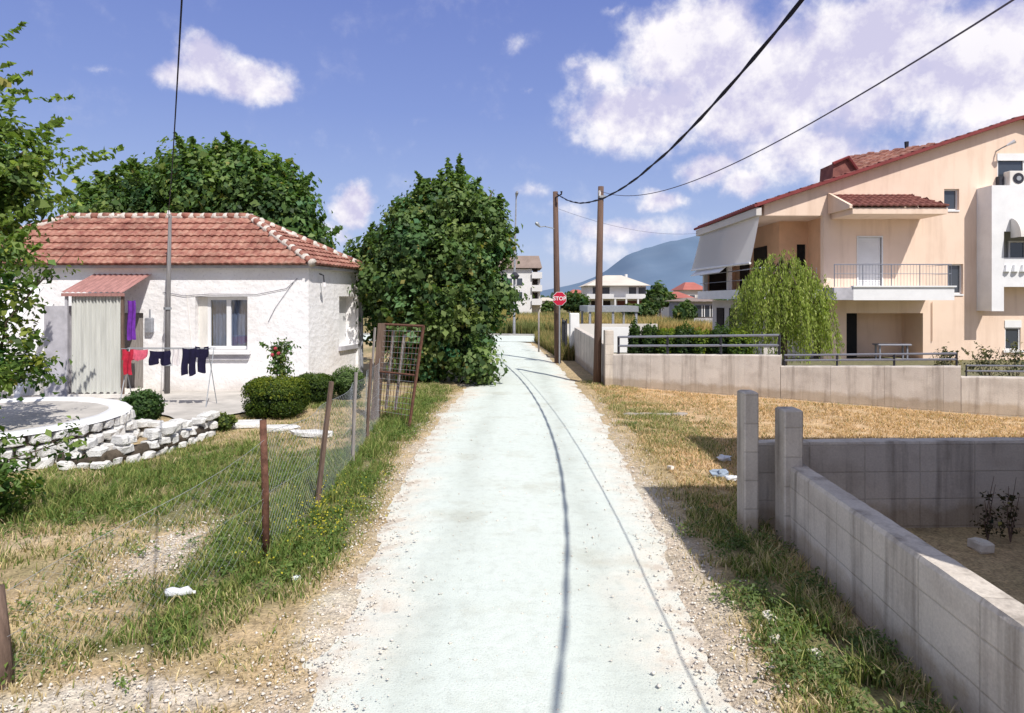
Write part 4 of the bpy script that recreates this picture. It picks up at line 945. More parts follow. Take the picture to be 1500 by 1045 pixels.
# neighbour's house on that plot: it stands to the right of the view and throws the stepped shadow
def neighbour():
    t = thing('neighbour_house','plain grey two-storey house on the walled plot, throwing the dark shadow over the posts','house',(8.5,2.5,0)); H = 7.0
    s = lambda gx, gy, h=H: (gx+SHX*h, gy-SHY*h)
    a = s(1.80,5.80); b = s(2.12,8.75); c = s(2.80,8.75); d = s(3.15,11.85)
    x1 = 15.0; th = .25
    mb = wall_open(d[0], x1, 0, H, [(8,9.2,1,2.3),(11,12.2,1,2.3),(8,9.2,4,5.3),(11,12.2,4,5.3)], c[1]+.0, c[1]+.25)
    mb = MB().box(c[0], x1, a[1], b[1], 0, H-.003)            # near block
    mb.box(a[0], c[0]-.002, a[1]+.002, b[1]-.002, 0, H-.003)
    mb.box(d[0]-.0, x1-.002, b[1]+.001, d[1], 0, H-.003)
    part('wall', mb, M['conc'], t)
    part('roof', MB().box(a[0]-.01,x1+.05,a[1]-.01,b[1]+.01,H,H+.02).box(d[0]-.01,x1+.05,b[1]+.012,d[1]+.01,H,H+.02), M['conc'], t)
    for z in (1.0,4.1):
        for x in (7,9.5,12): window_unit(t, x, x+1.2, z, z+1.3, a[1]-.04, .05)
        for y in (1.9,):
            mbw = MB().box(a[0]-.04,a[0]-.005,y,y+1.1,z,z+1.3); w = part('window', mbw, M['pvc'], t); part('pane', MB().box(a[0]-.05,a[0]-.041,y+.08,y+1.02,z+.08,z+1.22), M['glass'], w)
    dd = part('door', MB().box(5.6,6.5,a[1]-.05,a[1]-.005,0,2.1), M['old_wood'], t); part('handle', MB().box(6.35,6.4,a[1]-.1,a[1]-.05,1,1.12), M['galv'], dd)
neighbour()

# ------------------------------------------------------------------ boundary wall of the right house
A1, A2, A3, A4 = Vector((2.95,19.0,0)), Vector((6.85,16.55,0)), Vector((10.0,14.45,0)), Vector((15.5,11.9,0))
along('boundary_wall','stained concrete boundary wall, highest stretch, beginning at the lane pillar',A1,A2,.92,1.10,.22,M['bound'])
along('boundary_wall','stained concrete boundary wall, middle stretch in front of the willow and doorway',A2+Vector((.004,-.003,0)),A3,.82,1.03,.22,M['bound'])
along('boundary_wall','stained concrete boundary wall, lowest stretch at the right edge',A3+Vector((.004,-.003,0)),A4,.80,1.0,.22,M['bound'])
along('side_wall','shaded concrete garden wall running away along the lane',(2.62,27.3,0),(2.72,19.6,0),1.35,1.2,.2,M['bound'])
post('gate_pillar','slim pale pillar at the lane end of the boundary wall',2.72,2.98,19.0,19.3,1.62)
mb = MB().chamfer_box(2.45,2.85,27.4,27.8,-.1,1.95,.03); tag(part('gate_pillar', mb, M['white_paint'], loc=(2.6,27.6,0)), 'white pillar at the far end of the garden wall', 'pillar')
gg = thing('driveway_gate','small dark and white metal gate at the far end of the garden wall','gate',(2.4,28.5,0))
part('frame', MB().box(2.28,2.34,27.5,27.56,0,1.7).box(2.24,2.29,29.2,29.26,0,1.7).box(2.25,2.31,27.56,29.2,1.55,1.62).box(2.25,2.31,27.56,29.2,.15,.22), M['dark_metal'], gg)
for k in range(9): part('bar', MB().box(2.26,2.29,27.7+k*.17,27.73+k*.17,.22,1.55), M['dark_metal'], gg)
def railing(name, label, A, B, ha, hb, rails, post_h, n, th=.03, off=.11):
    A, B = Vector(A), Vector(B); d = (B-A).normalized(); nn = Vector((-d.y,d.x,0))*off; A = A+nn; B = B+nn
    t = thing(name, label, 'railing', A)
    for k in range(n+1):
        f = k/n; p = A.lerp(B, f); z = ha+(hb-ha)*f; part('post', MB().tube([(p.x,p.y,z),(p.x,p.y,z+post_h)], th*.8, 4), M['dark_metal'], t)
    for r in rails: part('rail', MB().tube([A+Vector((0,0,ha+r)), B+Vector((0,0,hb+r))], th*.72, 6), M['rail_metal'], t)
railing('railing','two-bar metal railing on the highest stretch of boundary wall',A1.lerp(A2,.03),A1.lerp(A2,.99),.92,1.10,(.24,.50),.52,3,.045)
railing('railing','low two-bar metal railing on the middle stretch of boundary wall',A2.lerp(A3,.02),A2.lerp(A3,.98),.82,1.03,(.14,.27),.28,3,.035)
railing('railing','low metal railing on the boundary wall at the right edge',A3.lerp(A4,.02),A4,.80,1.0,(.12,.24),.25,5,.025)
# hedge plants behind the railing: one cypress, then clipped clumps
HC = [((.014,.035,.01),(.035,.075,.015),(.09,.15,.025)), ((.03,.07,.01),(.10,.17,.02),(.24,.30,.03))]
for k, (px, rx, hz) in enumerate(((930,.20,.93),(953,.28,.90),(978,.34,.86),(1004,.32,.92),(1030,.34,.84),(1056,.34,.90),(1082,.36,.86))):
    Y = 20.4-.30*k; x = (px-750)/F*Y
    lb = ('narrow dark conifer, first plant behind the railing next to the pillar','dark shrub second in the row behind the railing','bright green shrub third in the row behind the railing','dark shrub fourth in the row behind the railing','yellow-green shrub fifth in the row behind the railing','dark shrub sixth in the row behind the railing','yellowish shrub nearest the willow behind the railing')[k]
    b = bush('hedge_shrub', lb, (x,Y), (rx,.34,hz), 520, 7, .075, HC[(k%2 == 0 and k > 0)*1], box=(k > 0)); b['group'] = 'shrubs behind the railing'
# weeping willow
def willow():
    t = thing('weeping_willow','bright green weeping willow in front of the peach house','willow tree',(8.05,19.3,0)); base = Vector((8.05,19.3,0))
    mb = MB(); mb.tube([base-Vector((0,0,.1)), base+Vector((.05,0,1.3)), base+Vector((0,0,2.6))],[.14,.1,.07],8)
    pos = []; nr = []; tn = []; st = MB()
    tips = [(q*2.399, 1.3*math.sqrt((q+.5)/26)) for q in range(26)]
    for k in range(400):
        q = k % 26; free = k % 3 > 0; a = random.uniform(0,6.283) if free else tips[q][0]+random.gauss(0,.22); R = 1.22*random.random()**.62 if free else max(.02, min(1.65, tips[q][1]+random.gauss(0,.16)))
        top = base+Vector((math.cos(a)*R*.95, math.sin(a)*R*.9, 3.75-1.15*(R/1.35)**1.5+.3*math.sin(q*5.1)+random.uniform(-.35,.15)))
        L = random.uniform(.7,2.3)*1.1; L = max(.5, min(L, top.z-.5-random.random()*.9))
        if k % 22 == 0: mb.tube([base+Vector((0,0,2.4)), base.lerp(top,.5)+Vector((0,0,1.9)), top],[.045,.03,.012],5)
        m = int(L*38); tt = np.sort(rng.random(m)); out = Vector((math.cos(a),math.sin(a),0))*random.uniform(.1,.5)
        sw = rng.uniform(-.12,.12,2)
        x = top.x+out.x*np.sqrt(tt)+sw[0]*tt**2; y = top.y+out.y*np.sqrt(tt)+sw[1]*tt**2; z = top.z-L*tt+.12*np.sin(np.minimum(tt*6,math.pi))
        pos.append(np.stack([x,y,z],1)+rng.normal(size=(m,3))*.035); nr.append(rng.normal(size=(m,3))*.6+np.array([out.x,out.y,.2])); tn.append(np.clip(rng.normal(random.uniform(.3,.75),.15,m),0,1))
        st.tube([(x[0],y[0],z[0]),(x[m//2],y[m//2],z[m//2]),(x[-1],y[-1],z[-1])], .004, 3)
    pos = np.concatenate(pos); nr = np.concatenate(nr); tn = np.concatenate(tn)[:,None]; N = len(pos)
    cd, cm, cl = np.array([.10,.15,.03]), np.array([.28,.36,.07]), np.array([.50,.54,.17])
    col = np.where(tn < .5, cd+(cm-cd)*tn*2, cm+(cl-cm)*(tn-.5)*2)
    # leaves hang along the strand: long axis down
    t_ = np.tile([0,0,1.0],(N,1))+rng.normal(size=(N,3))*.35; t_ /= np.linalg.norm(t_,axis=1)[:,None]
    b_ = np.cross(t_, nr); b_ /= np.linalg.norm(b_,axis=1)[:,None]; s = (.11*rng.uniform(.6,1.3,N))[:,None]
    V = np.stack([pos-t_*s*.5,pos+b_*s*.15,pos+t_*s*.5,pos-b_*s*.15],1).reshape(-1,3)
    part('trunk', mb, M['bark'], t, True); part('twigs', st, M['bark'], t)
    np_mesh('crown', V, np.arange(4*N).reshape(-1,4), np.repeat(col,4,0), M['leaf'], t)
willow()
for k, (px, py, r, lb) in enumerate(((1382,520,.28,'sparse rose shrub left of the others behind the right boundary wall'),(1445,525,.35,'bushier rose shrub behind the right boundary wall'),(1485,528,.38,'rose shrub behind the wall at the right picture edge'))):
    Y = 16.2; c = P(px, py, Y); t = thing('rose_shrub', lb, 'shrub', (c.x,Y,0)); mb = MB()
    for q in range(7):
        a = q*.9; mb.tube([(c.x,Y,0),(c.x+.1*math.cos(a),Y,.6),(c.x+r*math.cos(a),Y+.2*math.sin(a),1.1+.25*random.random())],[.012,.009,.004],4)
    part('stem', mb, M['bark'], t)
    V, Fc, cc = crown([(c.x,Y,.85,r),(c.x+.1,Y,1.1,r*.7)], 26, 14, .06, (.05,.05,.03), (.10,.11,.05), (.2,.18,.10), .1, shoots=5, shoot_len=.3); np_mesh('foliage', V, Fc, cc, M['leaf'], t)

# ------------------------------------------------------------------ RIGHT: peach house
def peach_house():
    t = thing('peach_house','two-storey peach house with red roof, balcony and tiled balcony canopy','house',(17,27.5,0))
    W = 27.5; FR = 25.7; BK = 35.6
    X = lambda px, Y=W: (px-750)/F*Y
    Z = lambda py, Y=W: CAM_H-(py-HY)/F*Y
    ridge_x, ridge_z = 21.6, 10.2; k = (ridge_z-6.60)/(ridge_x-10.7)
    roofz = lambda x: ridge_z-k*abs(x-ridge_x)
    xr = 32.0
    wz = [(X(1383),X(1405),Z(308),Z(277)), (X(1388),X(1411),Z(431),Z(387)), (X(1461),X(1461)+2.3,Z(276),Z(226)), (X(1472),X(1495),Z(513),Z(480))]
    garage = (X(1240),X(1352),0.0,Z(459))
    opening = (X(1257),X(1291),3.04,Z(348))
    holes = wz+[garage, opening]
    # main wall right of the veranda
    zt = 5.9
    mb = wall_open(13.5, xr, -.1, 7.3, [h for h in holes if h[3] < 7.3], W, W+.3)
    xs_big = wz[2]
    for a, b in ((13.5,xs_big[0]),(xs_big[1],ridge_x if xs_big[1] < ridge_x else xs_big[1])): pass
    # gable above 7.3 with the large window's opening
    hb = [h for h in holes if h[3] >= 7.3]
    xs = sorted({13.5, ridge_x, xr}|{h[0] for h in hb}|{h[1] for h in hb}); z0 = 7.3
    tops = lambda x: max(roofz(x)-.02, z0+.02)
    for xa, xb in zip(xs[:-1], xs[1:]):
        xc = (xa+xb)/2; hh = [h for h in hb if h[0] < xc < h[1]]
        segs = [(z0, None)] if not hh else []
        for h in hh:
            if h[2] > z0: mb.hexa([(xa,W,z0),(xb,W,z0),(xb,W+.3,z0),(xa,W+.3,z0),(xa,W,h[2]),(xb,W,h[2]),(xb,W+.3,h[2]),(xa,W+.3,h[2])])
            segs.append((h[3], None))
        for s0, _ in segs: mb.hexa([(xa,W,s0),(xb,W,s0),(xb,W+.3,s0),(xa,W+.3,s0),(xa,W,tops(xa)),(xb,W,tops(xb)),(xb,W+.3,tops(xb)),(xa,W+.3,tops(xa))])
    # gable strip over the veranda
    zb = Z(316)
    mb.hexa([(10.7,W,zb),(13.498,W,zb),(13.498,W+.3,zb),(10.7,W+.3,zb),(10.7,W,roofz(10.7)-.02),(13.498,W,roofz(13.498)-.02),(13.498,W+.3,roofz(13.498)-.02),(10.7,W+.3,roofz(10.7)-.02)])
    mb.box(xr-.3,xr,W+.3,BK,-.1,6.3); mb.box(13.5,xr,BK,BK+.3,-.1,7)
    part('wall', mb, M['peach'], t)
    # veranda along the left side: recessed walls, open to the side, roof eave above
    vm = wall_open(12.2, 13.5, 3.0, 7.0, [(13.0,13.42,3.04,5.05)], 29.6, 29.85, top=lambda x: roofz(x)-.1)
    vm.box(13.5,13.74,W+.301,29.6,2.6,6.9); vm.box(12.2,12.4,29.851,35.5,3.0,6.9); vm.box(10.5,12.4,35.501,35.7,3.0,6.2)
    part('veranda_wall', vm, M['peach_shaded'], t)
    part('veranda_door', MB().box(13.0,13.42,29.7,29.75,3.04,5.05), M['black'], t)
    part('veranda_window', MB().box(12.15,12.196,31,32.6,3.04,5.1).box(12.15,12.196,33.3,34.6,3.04,5.1), M['dark_room'], t)
    part('back_door', MB().box(10.8,11.8,35.44,35.495,3.04,5.1), M['dark_room'], t)
    part('ceiling', MB().box(10.45,13.49,W+.31,35.6,6.1,6.2), M['peach'], t)
    lw = wall_open(11.0, 13.2, -.1, 2.5, [(11.6,12.6,.9,2.1)], 28.4, 28.6); lw.box(11.0,11.2,28.601,35.6,-.1,2.5)
    part('lower_wall', lw, M['far_cream'], t)
    for yw in (29.6,31.6,33.6): part('lower_window', MB().box(10.94,10.996,yw,yw+1.1,.9,2.1), M['dark_room'], t)
    window_unit(t, 11.6, 12.6, .9, 2.1, 28.45, .05, 1)
    part('veranda_pier', MB().box(10.42,10.62,35.2,35.45,3.0,6.2), M['far_cream'], t)
    part('veranda_pier', MB().box(10.42,10.62,31.3,31.5,3.0,6.2), M['far_cream'], t)
    # slabs
    part('veranda_slab', MB().box(10.25,12.75,26.9,35.8,2.56,2.98), M['white_paint'], t)
    sl = part('balcony', MB().box(X(1250,FR),X(1398,FR),FR,W-.003,Z(440,FR),Z(421,FR)), M['white_paint'], t)
    part('balcony_end', MB().box(12.77,X(1250,FR)-.004,FR+.01,W-.003,Z(440,FR)+.01,Z(421,FR)-.01), M['grey_plaster'], sl)
    part('balcony_edge', MB().box(X(1250,FR)-.02,X(1398,FR)+.06,FR-.06,FR+.15,Z(421,FR)+.002,Z(421,FR)+.06), M['white_paint'], sl)
    rl = part('balcony_rail', MB().tube([(12.8,FR+.05,3.92),(17.45,FR+.05,3.92),(17.45,W-.05,3.92)],.022,6).tube([(12.8,FR+.05,3.55),(17.45,FR+.05,3.55),(17.45,W-.05,3.55)],.012,4), M['rail_metal'], t)
    for q in range(38):
        x = 12.8+4.65*q/37; part('baluster', MB().tube([(x,FR+.05,3.03),(x,FR+.05,3.92)], .02 if q%9 == 0 else .007, 4), M['rail_metal'], rl)
    v2 = part('veranda_rail', MB().tube([(10.32,35.6,3.85),(10.32,26.95,3.85),(12.7,26.95,3.85)],.022,6).tube([(10.32,35.6,3.4),(10.32,26.95,3.4),(12.7,26.95,3.4)],.014,6), M['rail_metal'], t)
    for q in range(12): part('baluster', MB().tube([(10.35+2.3*q/11,26.95,2.98),(10.35+2.3*q/11,26.95,3.85)],.012,4), M['rail_metal'], v2)
    # balcony door (white shutter)
    d = part('balcony_door', MB().box(opening[0]+.003,opening[1]-.003,W+.05,W+.1,3.04,opening[3]-.003), M['white_paint'], t)
    part('door_frame', MB().box(opening[0]-.06,opening[0],W-.03,W+.05,3.04,opening[3]+.06).box(opening[1],opening[1]+.06,W-.03,W+.05,3.04,opening[3]+.06).box(opening[0],opening[1],W-.03,W+.05,opening[3],opening[3]+.06), M['pvc'], d)
    sl_ = MB()
    for q in range(26): zz = 3.1+q*.095; 
    for q in range(25): sl_.box(opening[0]+.02,opening[1]-.02,W+.035,W+.049,3.1+q*.098,3.17+q*.098)
    part('slats', sl_, M['white_paint'], d)
    # tiled canopy over the balcony
    cx0, cx1, zc_b, zc_f = 13.5, 17.35, 6.95, 6.22
    can = MB(); sln = math.hypot(W-FR, zc_b-zc_f)
    tile_rows(can, (cx0,FR,zc_f), (1,0,0), (0,W-FR,zc_b-zc_f), sln, lambda v: 0, lambda v: cx1-cx0-.55*v/sln, pitch=.25, row=.33, amp=.05)
    tile_rows(can, (cx1,FR,zc_f), (0,1,0), (-.55,0,zc_b-zc_f), math.hypot(.55,zc_b-zc_f), lambda v: (W-FR)*v/math.hypot(.55,zc_b-zc_f), lambda v: W-FR-.02, pitch=.25, row=.33, amp=.05)
    cn = part('canopy_roof', can, M['tile_dark'], t)
    ca = MB().box(cx0+.02,cx1-.05,FR+.04,W-.004,5.93,6.17)
    ca.add([(cx0-.12,FR+.0,6.15),(cx0+.0,FR,6.15),(cx0+.0,W-.004,6.15),(cx0-.12,W-.004,6.15),(cx0-.12,FR,6.28),(cx0,FR,6.28),(cx0,W-.004,7.05),(cx0-.12,W-.004,7.05)],[(0,3,2,1),(4,5,6,7),(0,1,5,4),(1,2,6,5),(2,3,7,6),(3,0,4,7)])
    part('canopy_beam', ca, M['peach'], cn)
    # veranda corner column
    part('column', MB().box(13.2,13.499,W-.02,W+.25,-.1,zb+.1), M['peach'], t)
    # ground floor recess
    g0, g1, _, gz = garage
    rc = MB().box(g0,g1,29.0,29.2,-.1,gz+.2); rc.box(g0-.2,g0,W+.301,29.2,-.1,gz+.2); rc.box(g1,g1+.2,W+.301,29.2,-.1,gz+.2)
    rc.box(g0,g1,W+.301,29.0,gz+.0,gz+.2)
    part('recess_wall', rc, M['peach'], t)
    part('doorway', MB().box(g0+.02,X(1270),28.3,28.35,0,gz-.02), M['black'], t)
    # windows
    for i, (x0,x1,z0_,z1_) in enumerate(wz):
        w = window_unit(t, x0, x1, z0_, z1_, W+.12 if i < 2 else W+.04, .06, 2 if i in (2,) else 1, frame=.06)
        if i < 2: part('reveal', MB().box(x0-.0,x1,W-.04,W+.1,z0_-.07,z0_-.001), M['white_paint'], w)
        if i == 2: part('shutter_box', MB().box(x0-.02,x1+.02,W-.03,W+.03,z1_-.28,z1_+.02), M['white_paint'], w); part('sill', MB().box(x0-.08,x1+.08,W-.1,W+.02,z0_-.1,z0_-.002), M['white_paint'], w)
        if i == 3: part('shutter_box', MB().box(x0-.02,x1+.02,W-.03,W+.03,z1_-.0,z1_+.3), M['white_paint'], w); part('sill', MB().box(x0-.1,x1+.1,W-.08,W+.02,z0_-.1,z0_-.002), M['white_paint'], w)
    # white loggia box
    bx0, by, bz0, bz1 = 19.7, 26.65, 2.05, 7.22
    lg = MB().box(bx0,bx0+.35,by,W-.003,bz0,bz1); lg.box(bx0+.351,25.0,by,W-.003,bz1-.55,bz1); lg.box(bx0+.351,25.0,by+.001,W-.003,bz0+1.0,bz0+1.6)
    lg.box(bx0-.0,bx0+.5,by-.02,by,bz0,bz1); lg.box(bx0+.5,25,by-.02,by,bz1-1.9,bz1)
    g = part('loggia', lg, M['white_paint'], t)
    part('loggia_rail', MB().box(bx0+.52,25,by,by+.05,bz0+1.6,bz0+2.2), M['white_paint'], g)
    part('loggia_wall', MB().box(bx0+.36,25,W-.12,W-.01,bz0+1.601,bz1-.551), M['awning'], g)
    w = window_unit(g, 20.9, 23.0, 4.0, 5.0, W-.2, .06, 3)
    aw = MB(); n = 10; vs = []
    for j in range(n+1):
        a = j/n*math.pi/2
        for x in (20.45,24.5): vs.append((x, by-.05-.55*math.sin(a), 5.85-.8*(1-math.cos(a))))
    aw.add(vs, [(2*j,2*j+1,2*j+3,2*j+2) for j in range(n)]); aw.add([(20.45,by-.05,5.85),(20.45,by-.05,5.05),(20.45,by-.6,5.05)]+[vs[2*j] for j in range(n,-1,-1)], [tuple(range(2,2+n+2))[:n+2]+(1,)])
    part('window_awning', aw, M['dirty_white'], g)
    sc_ = MB()
    for q in range(14): sc_.tube([(20.3+q*.34,by-.03,bz0+1.62),(20.3+q*.34,by-.03,bz0+1.9)],[.14,.05],8)
    part('parapet_trim', sc_, M['white_paint'], g)
    # air conditioner
    ac = part('air_conditioner', MB().chamfer_box(X(1467),X(1467)+.95,27.05,27.4,bz1+.05,bz1+.68,.02), M['dirty_white'], t)
    cxx, czz = X(1467)+.36, bz1+.36
    ring = MB(); vs = [(cxx+math.cos(2*math.pi*i/20)*r, 27.03, czz+math.sin(2*math.pi*i/20)*r) for r in (.23,.0001) for i in range(20)]
    ring.add(vs, [(i,(i+1)%20,20+(i+1)%20,20+i) for i in range(20)]); part('fan_grille', ring, M['dark_metal'], ac)
    part('fan_hub', MB().tube([(cxx,27.035,czz),(cxx,27.0,czz)], .1, 12), M['galv'], ac)
    part('bracket', MB().box(X(1467)-.25,X(1467)-.05,27.3,27.49,bz1+.05,bz1+.5), M['dark_metal'], ac)
    lm = part('wall_lamp', MB().tube([(X(1459),W,Z(222)),(X(1461),W-.25,Z(219)),(X(1465),W-.5,Z(216))],.03,6), M['galv'], t)
    part('lamp_shade', MB().tube([(X(1463),W-.45,Z(217)),(X(1471),W-.6,Z(212))],[.04,.09],8), M['sign_white'], lm)
    part('downpipe', MB().tube([(X(1365),W-.05,Z(442)),(X(1365),W-.05,Z(500))],.02,6), M['peach'], t)
    # main roof: two slopes, thin red verge
    ov = .35; el, er = 10.3, 33.0; L = math.hypot(ridge_x-el, k*(ridge_x-el))
    rf = MB()
    tile_rows(rf, (el,W-ov,roofz(el)+.06), (0,1,0), (1,0,k), L, lambda v: 0, lambda v: BK-W+.6, pitch=.3, row=.5)
    rf2 = part('roof', rf, M['tile_dark'], t)
    dk = MB()
    for (xa, xb) in ((el,ridge_x),(ridge_x,er)):
        dk.hexa([(xa,W-ov+.02,roofz(xa)-.04),(xb,W-ov+.02,roofz(xb)-.04),(xb,BK+.6,roofz(xb)-.04),(xa,BK+.6,roofz(xa)-.04),(xa,W-ov+.02,roofz(xa)+.05),(xb,W-ov+.02,roofz(xb)+.05),(xb,BK+.6,roofz(xb)+.05),(xa,BK+.6,roofz(xa)+.05)])
    part('roof_deck', dk, M['red_verge'], rf2)
    vg = MB()
    for (xa, xb) in ((el-.05,ridge_x),(ridge_x,er)):
        vg.hexa([(xa,W-ov-.05,roofz(xa)-.03),(xb,W-ov-.05,roofz(xb)-.03),(xb,W-ov+.01,roofz(xb)-.03),(xa,W-ov+.01,roofz(xa)-.03),(xa,W-ov-.05,roofz(xa)+.10),(xb,W-ov-.05,roofz(xb)+.10),(xb,W-ov+.01,roofz(xb)+.10),(xa,W-ov+.01,roofz(xa)+.10)])
    part('verge', vg, M['red_verge'], rf2)
    # boxed soffit at the low left end
    part('soffit', MB().box(10.24,10.46,W-ov+.03,36.1,6.06,6.38), M['far_cream'], rf2)
    part('eave_edge', MB().tube([(10.2,W-ov-.04,6.46),(10.2,36.2,6.46)], .07, 6), M['red_verge'], rf2)
    # raised roof section behind the verge
    Yb, Yt = 28.2, 31.0; q0 = Vector((X(1226,Yb),Yb,0)); 
    a = P(1224,268,Yb); b = P(1400,207,Yb); c = P(1393,203,Yt); d_ = P(1243,231,Yt)
    U = (b-a).normalized(); up = (d_-a)-U*((d_-a).dot(U)); Ls = up.length
    rr = tile_rows(MB(), a, U, up, Ls, lambda v: (d_-a).dot(U)*v/Ls, lambda v: (b-a).length*(1-v/Ls)+((d_-a).dot(U)+.1)*v/Ls, pitch=.34, row=.42, amp=.07)
    rd = part('raised_roof', rr, M['tile'], rf2)
    ga = [P(1219,270,28.1),P(1262,256,28.1),P(1243,230,28.1),P(1221,240,28.1)]
    part('raised_gable', MB().add(ga+[p+Vector((0,1.2,0)) for p in ga], [(0,1,2,3),(4,7,6,5),(0,4,5,1),(1,5,6,2),(2,6,7,3),(3,7,4,0)]), M['tile_dark'], rd)
    part('raised_verge', MB().tube([P(1220,240,28.0),P(1243,230,28.0),P(1262,257,28.0)], .07, 5), M['red_verge'], rd)
    part('roof_vent', MB().tube([P(1328,218,30.5),P(1328,208,30.5)],[.08,.1],8), M['dark_metal'], rf2)
    # fabric awning hanging off the low roof edge and the strip below
    q = [Vector((10.35,35.6,6.1)),Vector((10.42,27.3,6.05)),Vector((9.95,27.1,4.05)),Vector((9.85,35.6,4.15))]; mb = MB(); n = 12; vs = []
    for i in range(n+1):
        for j in range(n+1):
            u, v = i/n, j/n; p = q[0].lerp(q[1],u).lerp(q[3].lerp(q[2],u),v); p.z -= .10*math.sin(v*math.pi)*(.6+.4*math.sin(u*9)); vs.append(p)
    mb.add(vs, [(i*(n+1)+j,(i+1)*(n+1)+j,(i+1)*(n+1)+j+1,i*(n+1)+j+1) for i in range(n) for j in range(n)])
    part('fabric_awning', mb, M['awning_cloth'], t, True)
    part('awning_bar', MB().tube([q[3],q[2]],.05,8), M['white_paint'], t)
    part('lower_canopy', MB().slab([Vector((9.75,35.4,3.85)),Vector((9.75,30.5,3.85)),Vector((10.3,30.5,4.3)),Vector((10.3,35.4,4.3))],.05), M['white_paint'], t)
    # clutter in the recess
tag(part('garden_table', MB().chamfer_box(15.2,16.6,26.9,27.4,.62,.68,.02).box(15.3,15.36,27.0,27.06,0,.62).box(16.44,16.5,27.0,27.06,0,.62).box(15.3,15.36,27.3,27.36,0,.62).box(16.44,16.5,27.3,27.36,0,.62), M['rail_metal'], loc=(15.9,27.1,0)), 'grey blue garden table in the ground floor recess of the peach house', 'table')
peach_house()

# ------------------------------------------------------------------ poles, cables, street furniture
def pole(name, label, b, tp, r0, r1, m, cat='utility pole'):
    t = thing(name, label, cat, b); b, tp = Vector(b), Vector(tp)
    part('shaft', MB().tube([b-Vector((0,0,.3)), b.lerp(tp,.5), tp], [r0,(r0+r1)/2,r1], 12), m, t, True); return t
pA = pole('utility_pole','nearer brown wooden utility pole beside the boundary wall pillar',(2.54,19.4,0),(2.66,19.4,5.9),.125,.085,M['pole_wood'])
part('bracket', MB().box(2.56,2.78,19.28,19.33,5.55,5.62), M['galv'], pA); part('insulator', MB().tube([(2.6,19.25,5.6),(2.6,19.25,5.75)],[.03,.04],8), M['sign_white'], pA)
pB = pole('utility_pole','farther dark wooden utility pole behind the stop sign',(1.84,26.0,0),(1.74,26.0,6.85),.14,.10,M['pole_wood'])
part('bracket', MB().tube([(1.74,25.9,6.6),(1.95,25.6,6.68),(1.95,25.6,6.8)],[.03,.03,.05],6), M['dark_metal'], pB)
la = part('lamp_arm', MB().tube([(1.77,25.95,5.35),(1.3,25.9,5.45),(1.1,25.88,5.42)],.02,6), M['galv'], pB)
part('lamp_head', MB().tube([(1.12,25.88,5.42),(1.0,25.86,5.55),(.94,25.85,5.6)],[.03,.08,.05],8), M['galv'], la)
pC = pole('utility_pole','wooden utility pole beside the lane behind the viewpoint',(3.95,-4.0,0),(4.0,-4.0,9.5),.15,.1,M['pole_wood'])
sagY = lambda y: 5.1+.0128*(y-14.4)**2
pts = [(3.704-.0755*y+(.0 if y > -1 else 0), y, sagY(y)+.02*mnoise.noise(Vector((y*.9,0,0)))) for y in np.linspace(25.6,-3.9,64)]
cb = MB()
for s in (0,1): cb.tube([(p[0]+.012*math.cos(i*1.5+s*math.pi), p[1], p[2]+.012*math.sin(i*1.5+s*math.pi)) for i,p in enumerate(pts)], .0165, 6)
tag(part('power_cable', cb, M['cable'], None, True, loc=pts[0]), 'thick black twisted cable sagging between the poles and passing overhead', 'cable')
pts = [(3.13-.027*y-.11*min(0,y), y, 4.25+.0092*(y-6.5)**2) for y in np.linspace(19.4,-3.9,44)]
tag(part('power_cable', MB().tube(pts, .0075, 6), M['cable_grey'], None, True, loc=pts[0]), 'thin grey cable from the nearer pole rising to the upper right', 'cable')
a, b = Vector((-9.12,17.22,4.86)), Vector((-3.07,6.0,5.28)); e = Vector((1.93,-3.2,7.3))
def bez(t): # through b
    c = a.lerp(e,.5)+Vector((0,0,-1.62)); return a*(1-t)**2+c*2*t*(1-t)+e*t*t
tag(part('service_cable', MB().tube([bez(i/30) for i in range(31)], .010, 6), M['cable'], None, True, loc=a), 'dark cable running up from the cottage mast', 'cable')
pD = pole('utility_pole','wooden utility pole behind the viewpoint that holds the cottage cable',(1.93,-3.3,0),(1.93,-3.3,7.4),.14,.1,M['pole_wood'])
tag(part('power_cable', MB().tube([(1.76+i*.61, 26+i*.7, 6.2-.008*i*(14-i)) for i in range(15)], .006, 5), M['cable_grey'], None, True, loc=(1.76,26,6.2)), 'faint wire running from the farther pole towards the background houses', 'cable')

ss = thing('stop_sign','red octagonal stop sign on a grey post beside the farther pole','stop sign',(1.9,25.4,0))
part('post', MB().tube([(1.86,25.4,-.1),(1.86,25.4,2.75)], .03, 8), M['galv'], ss)
def octo(r, y0, y1): return MB().prism([(1.86+r*math.cos(math.pi/8+k*math.pi/4), 2.56+r*math.sin(math.pi/8+k*math.pi/4)) for k in range(8)], y0, y1)
part('rim', octo(.285, 25.36, 25.372), M['sign_white'], ss); pl_ = part('plate', octo(.268, 25.352, 25.359), M['sign_red'], ss)
cu = bpy.data.curves.new('stop_text','FONT'); cu.body = 'STOP'; cu.align_x = 'CENTER'; cu.align_y = 'CENTER'; cu.size = .21; cu.extrude = .002; cu.offset = .004
tmp = bpy.data.objects.new('stop_text', cu); C.objects.link(tmp); bpy.context.view_layer.update()
me = bpy.data.meshes.new_from_object(tmp.evaluated_get(bpy.context.evaluated_depsgraph_get())); bpy.data.objects.remove(tmp)
tx = link(me, 'lettering', M['sign_white'], ss); me.materials.clear(); me.materials.append(M['sign_white'])
tx.location = Vector((1.86,25.346,2.56))-Vector(ss.location); tx.rotation_euler = (math.pi/2,0,0)

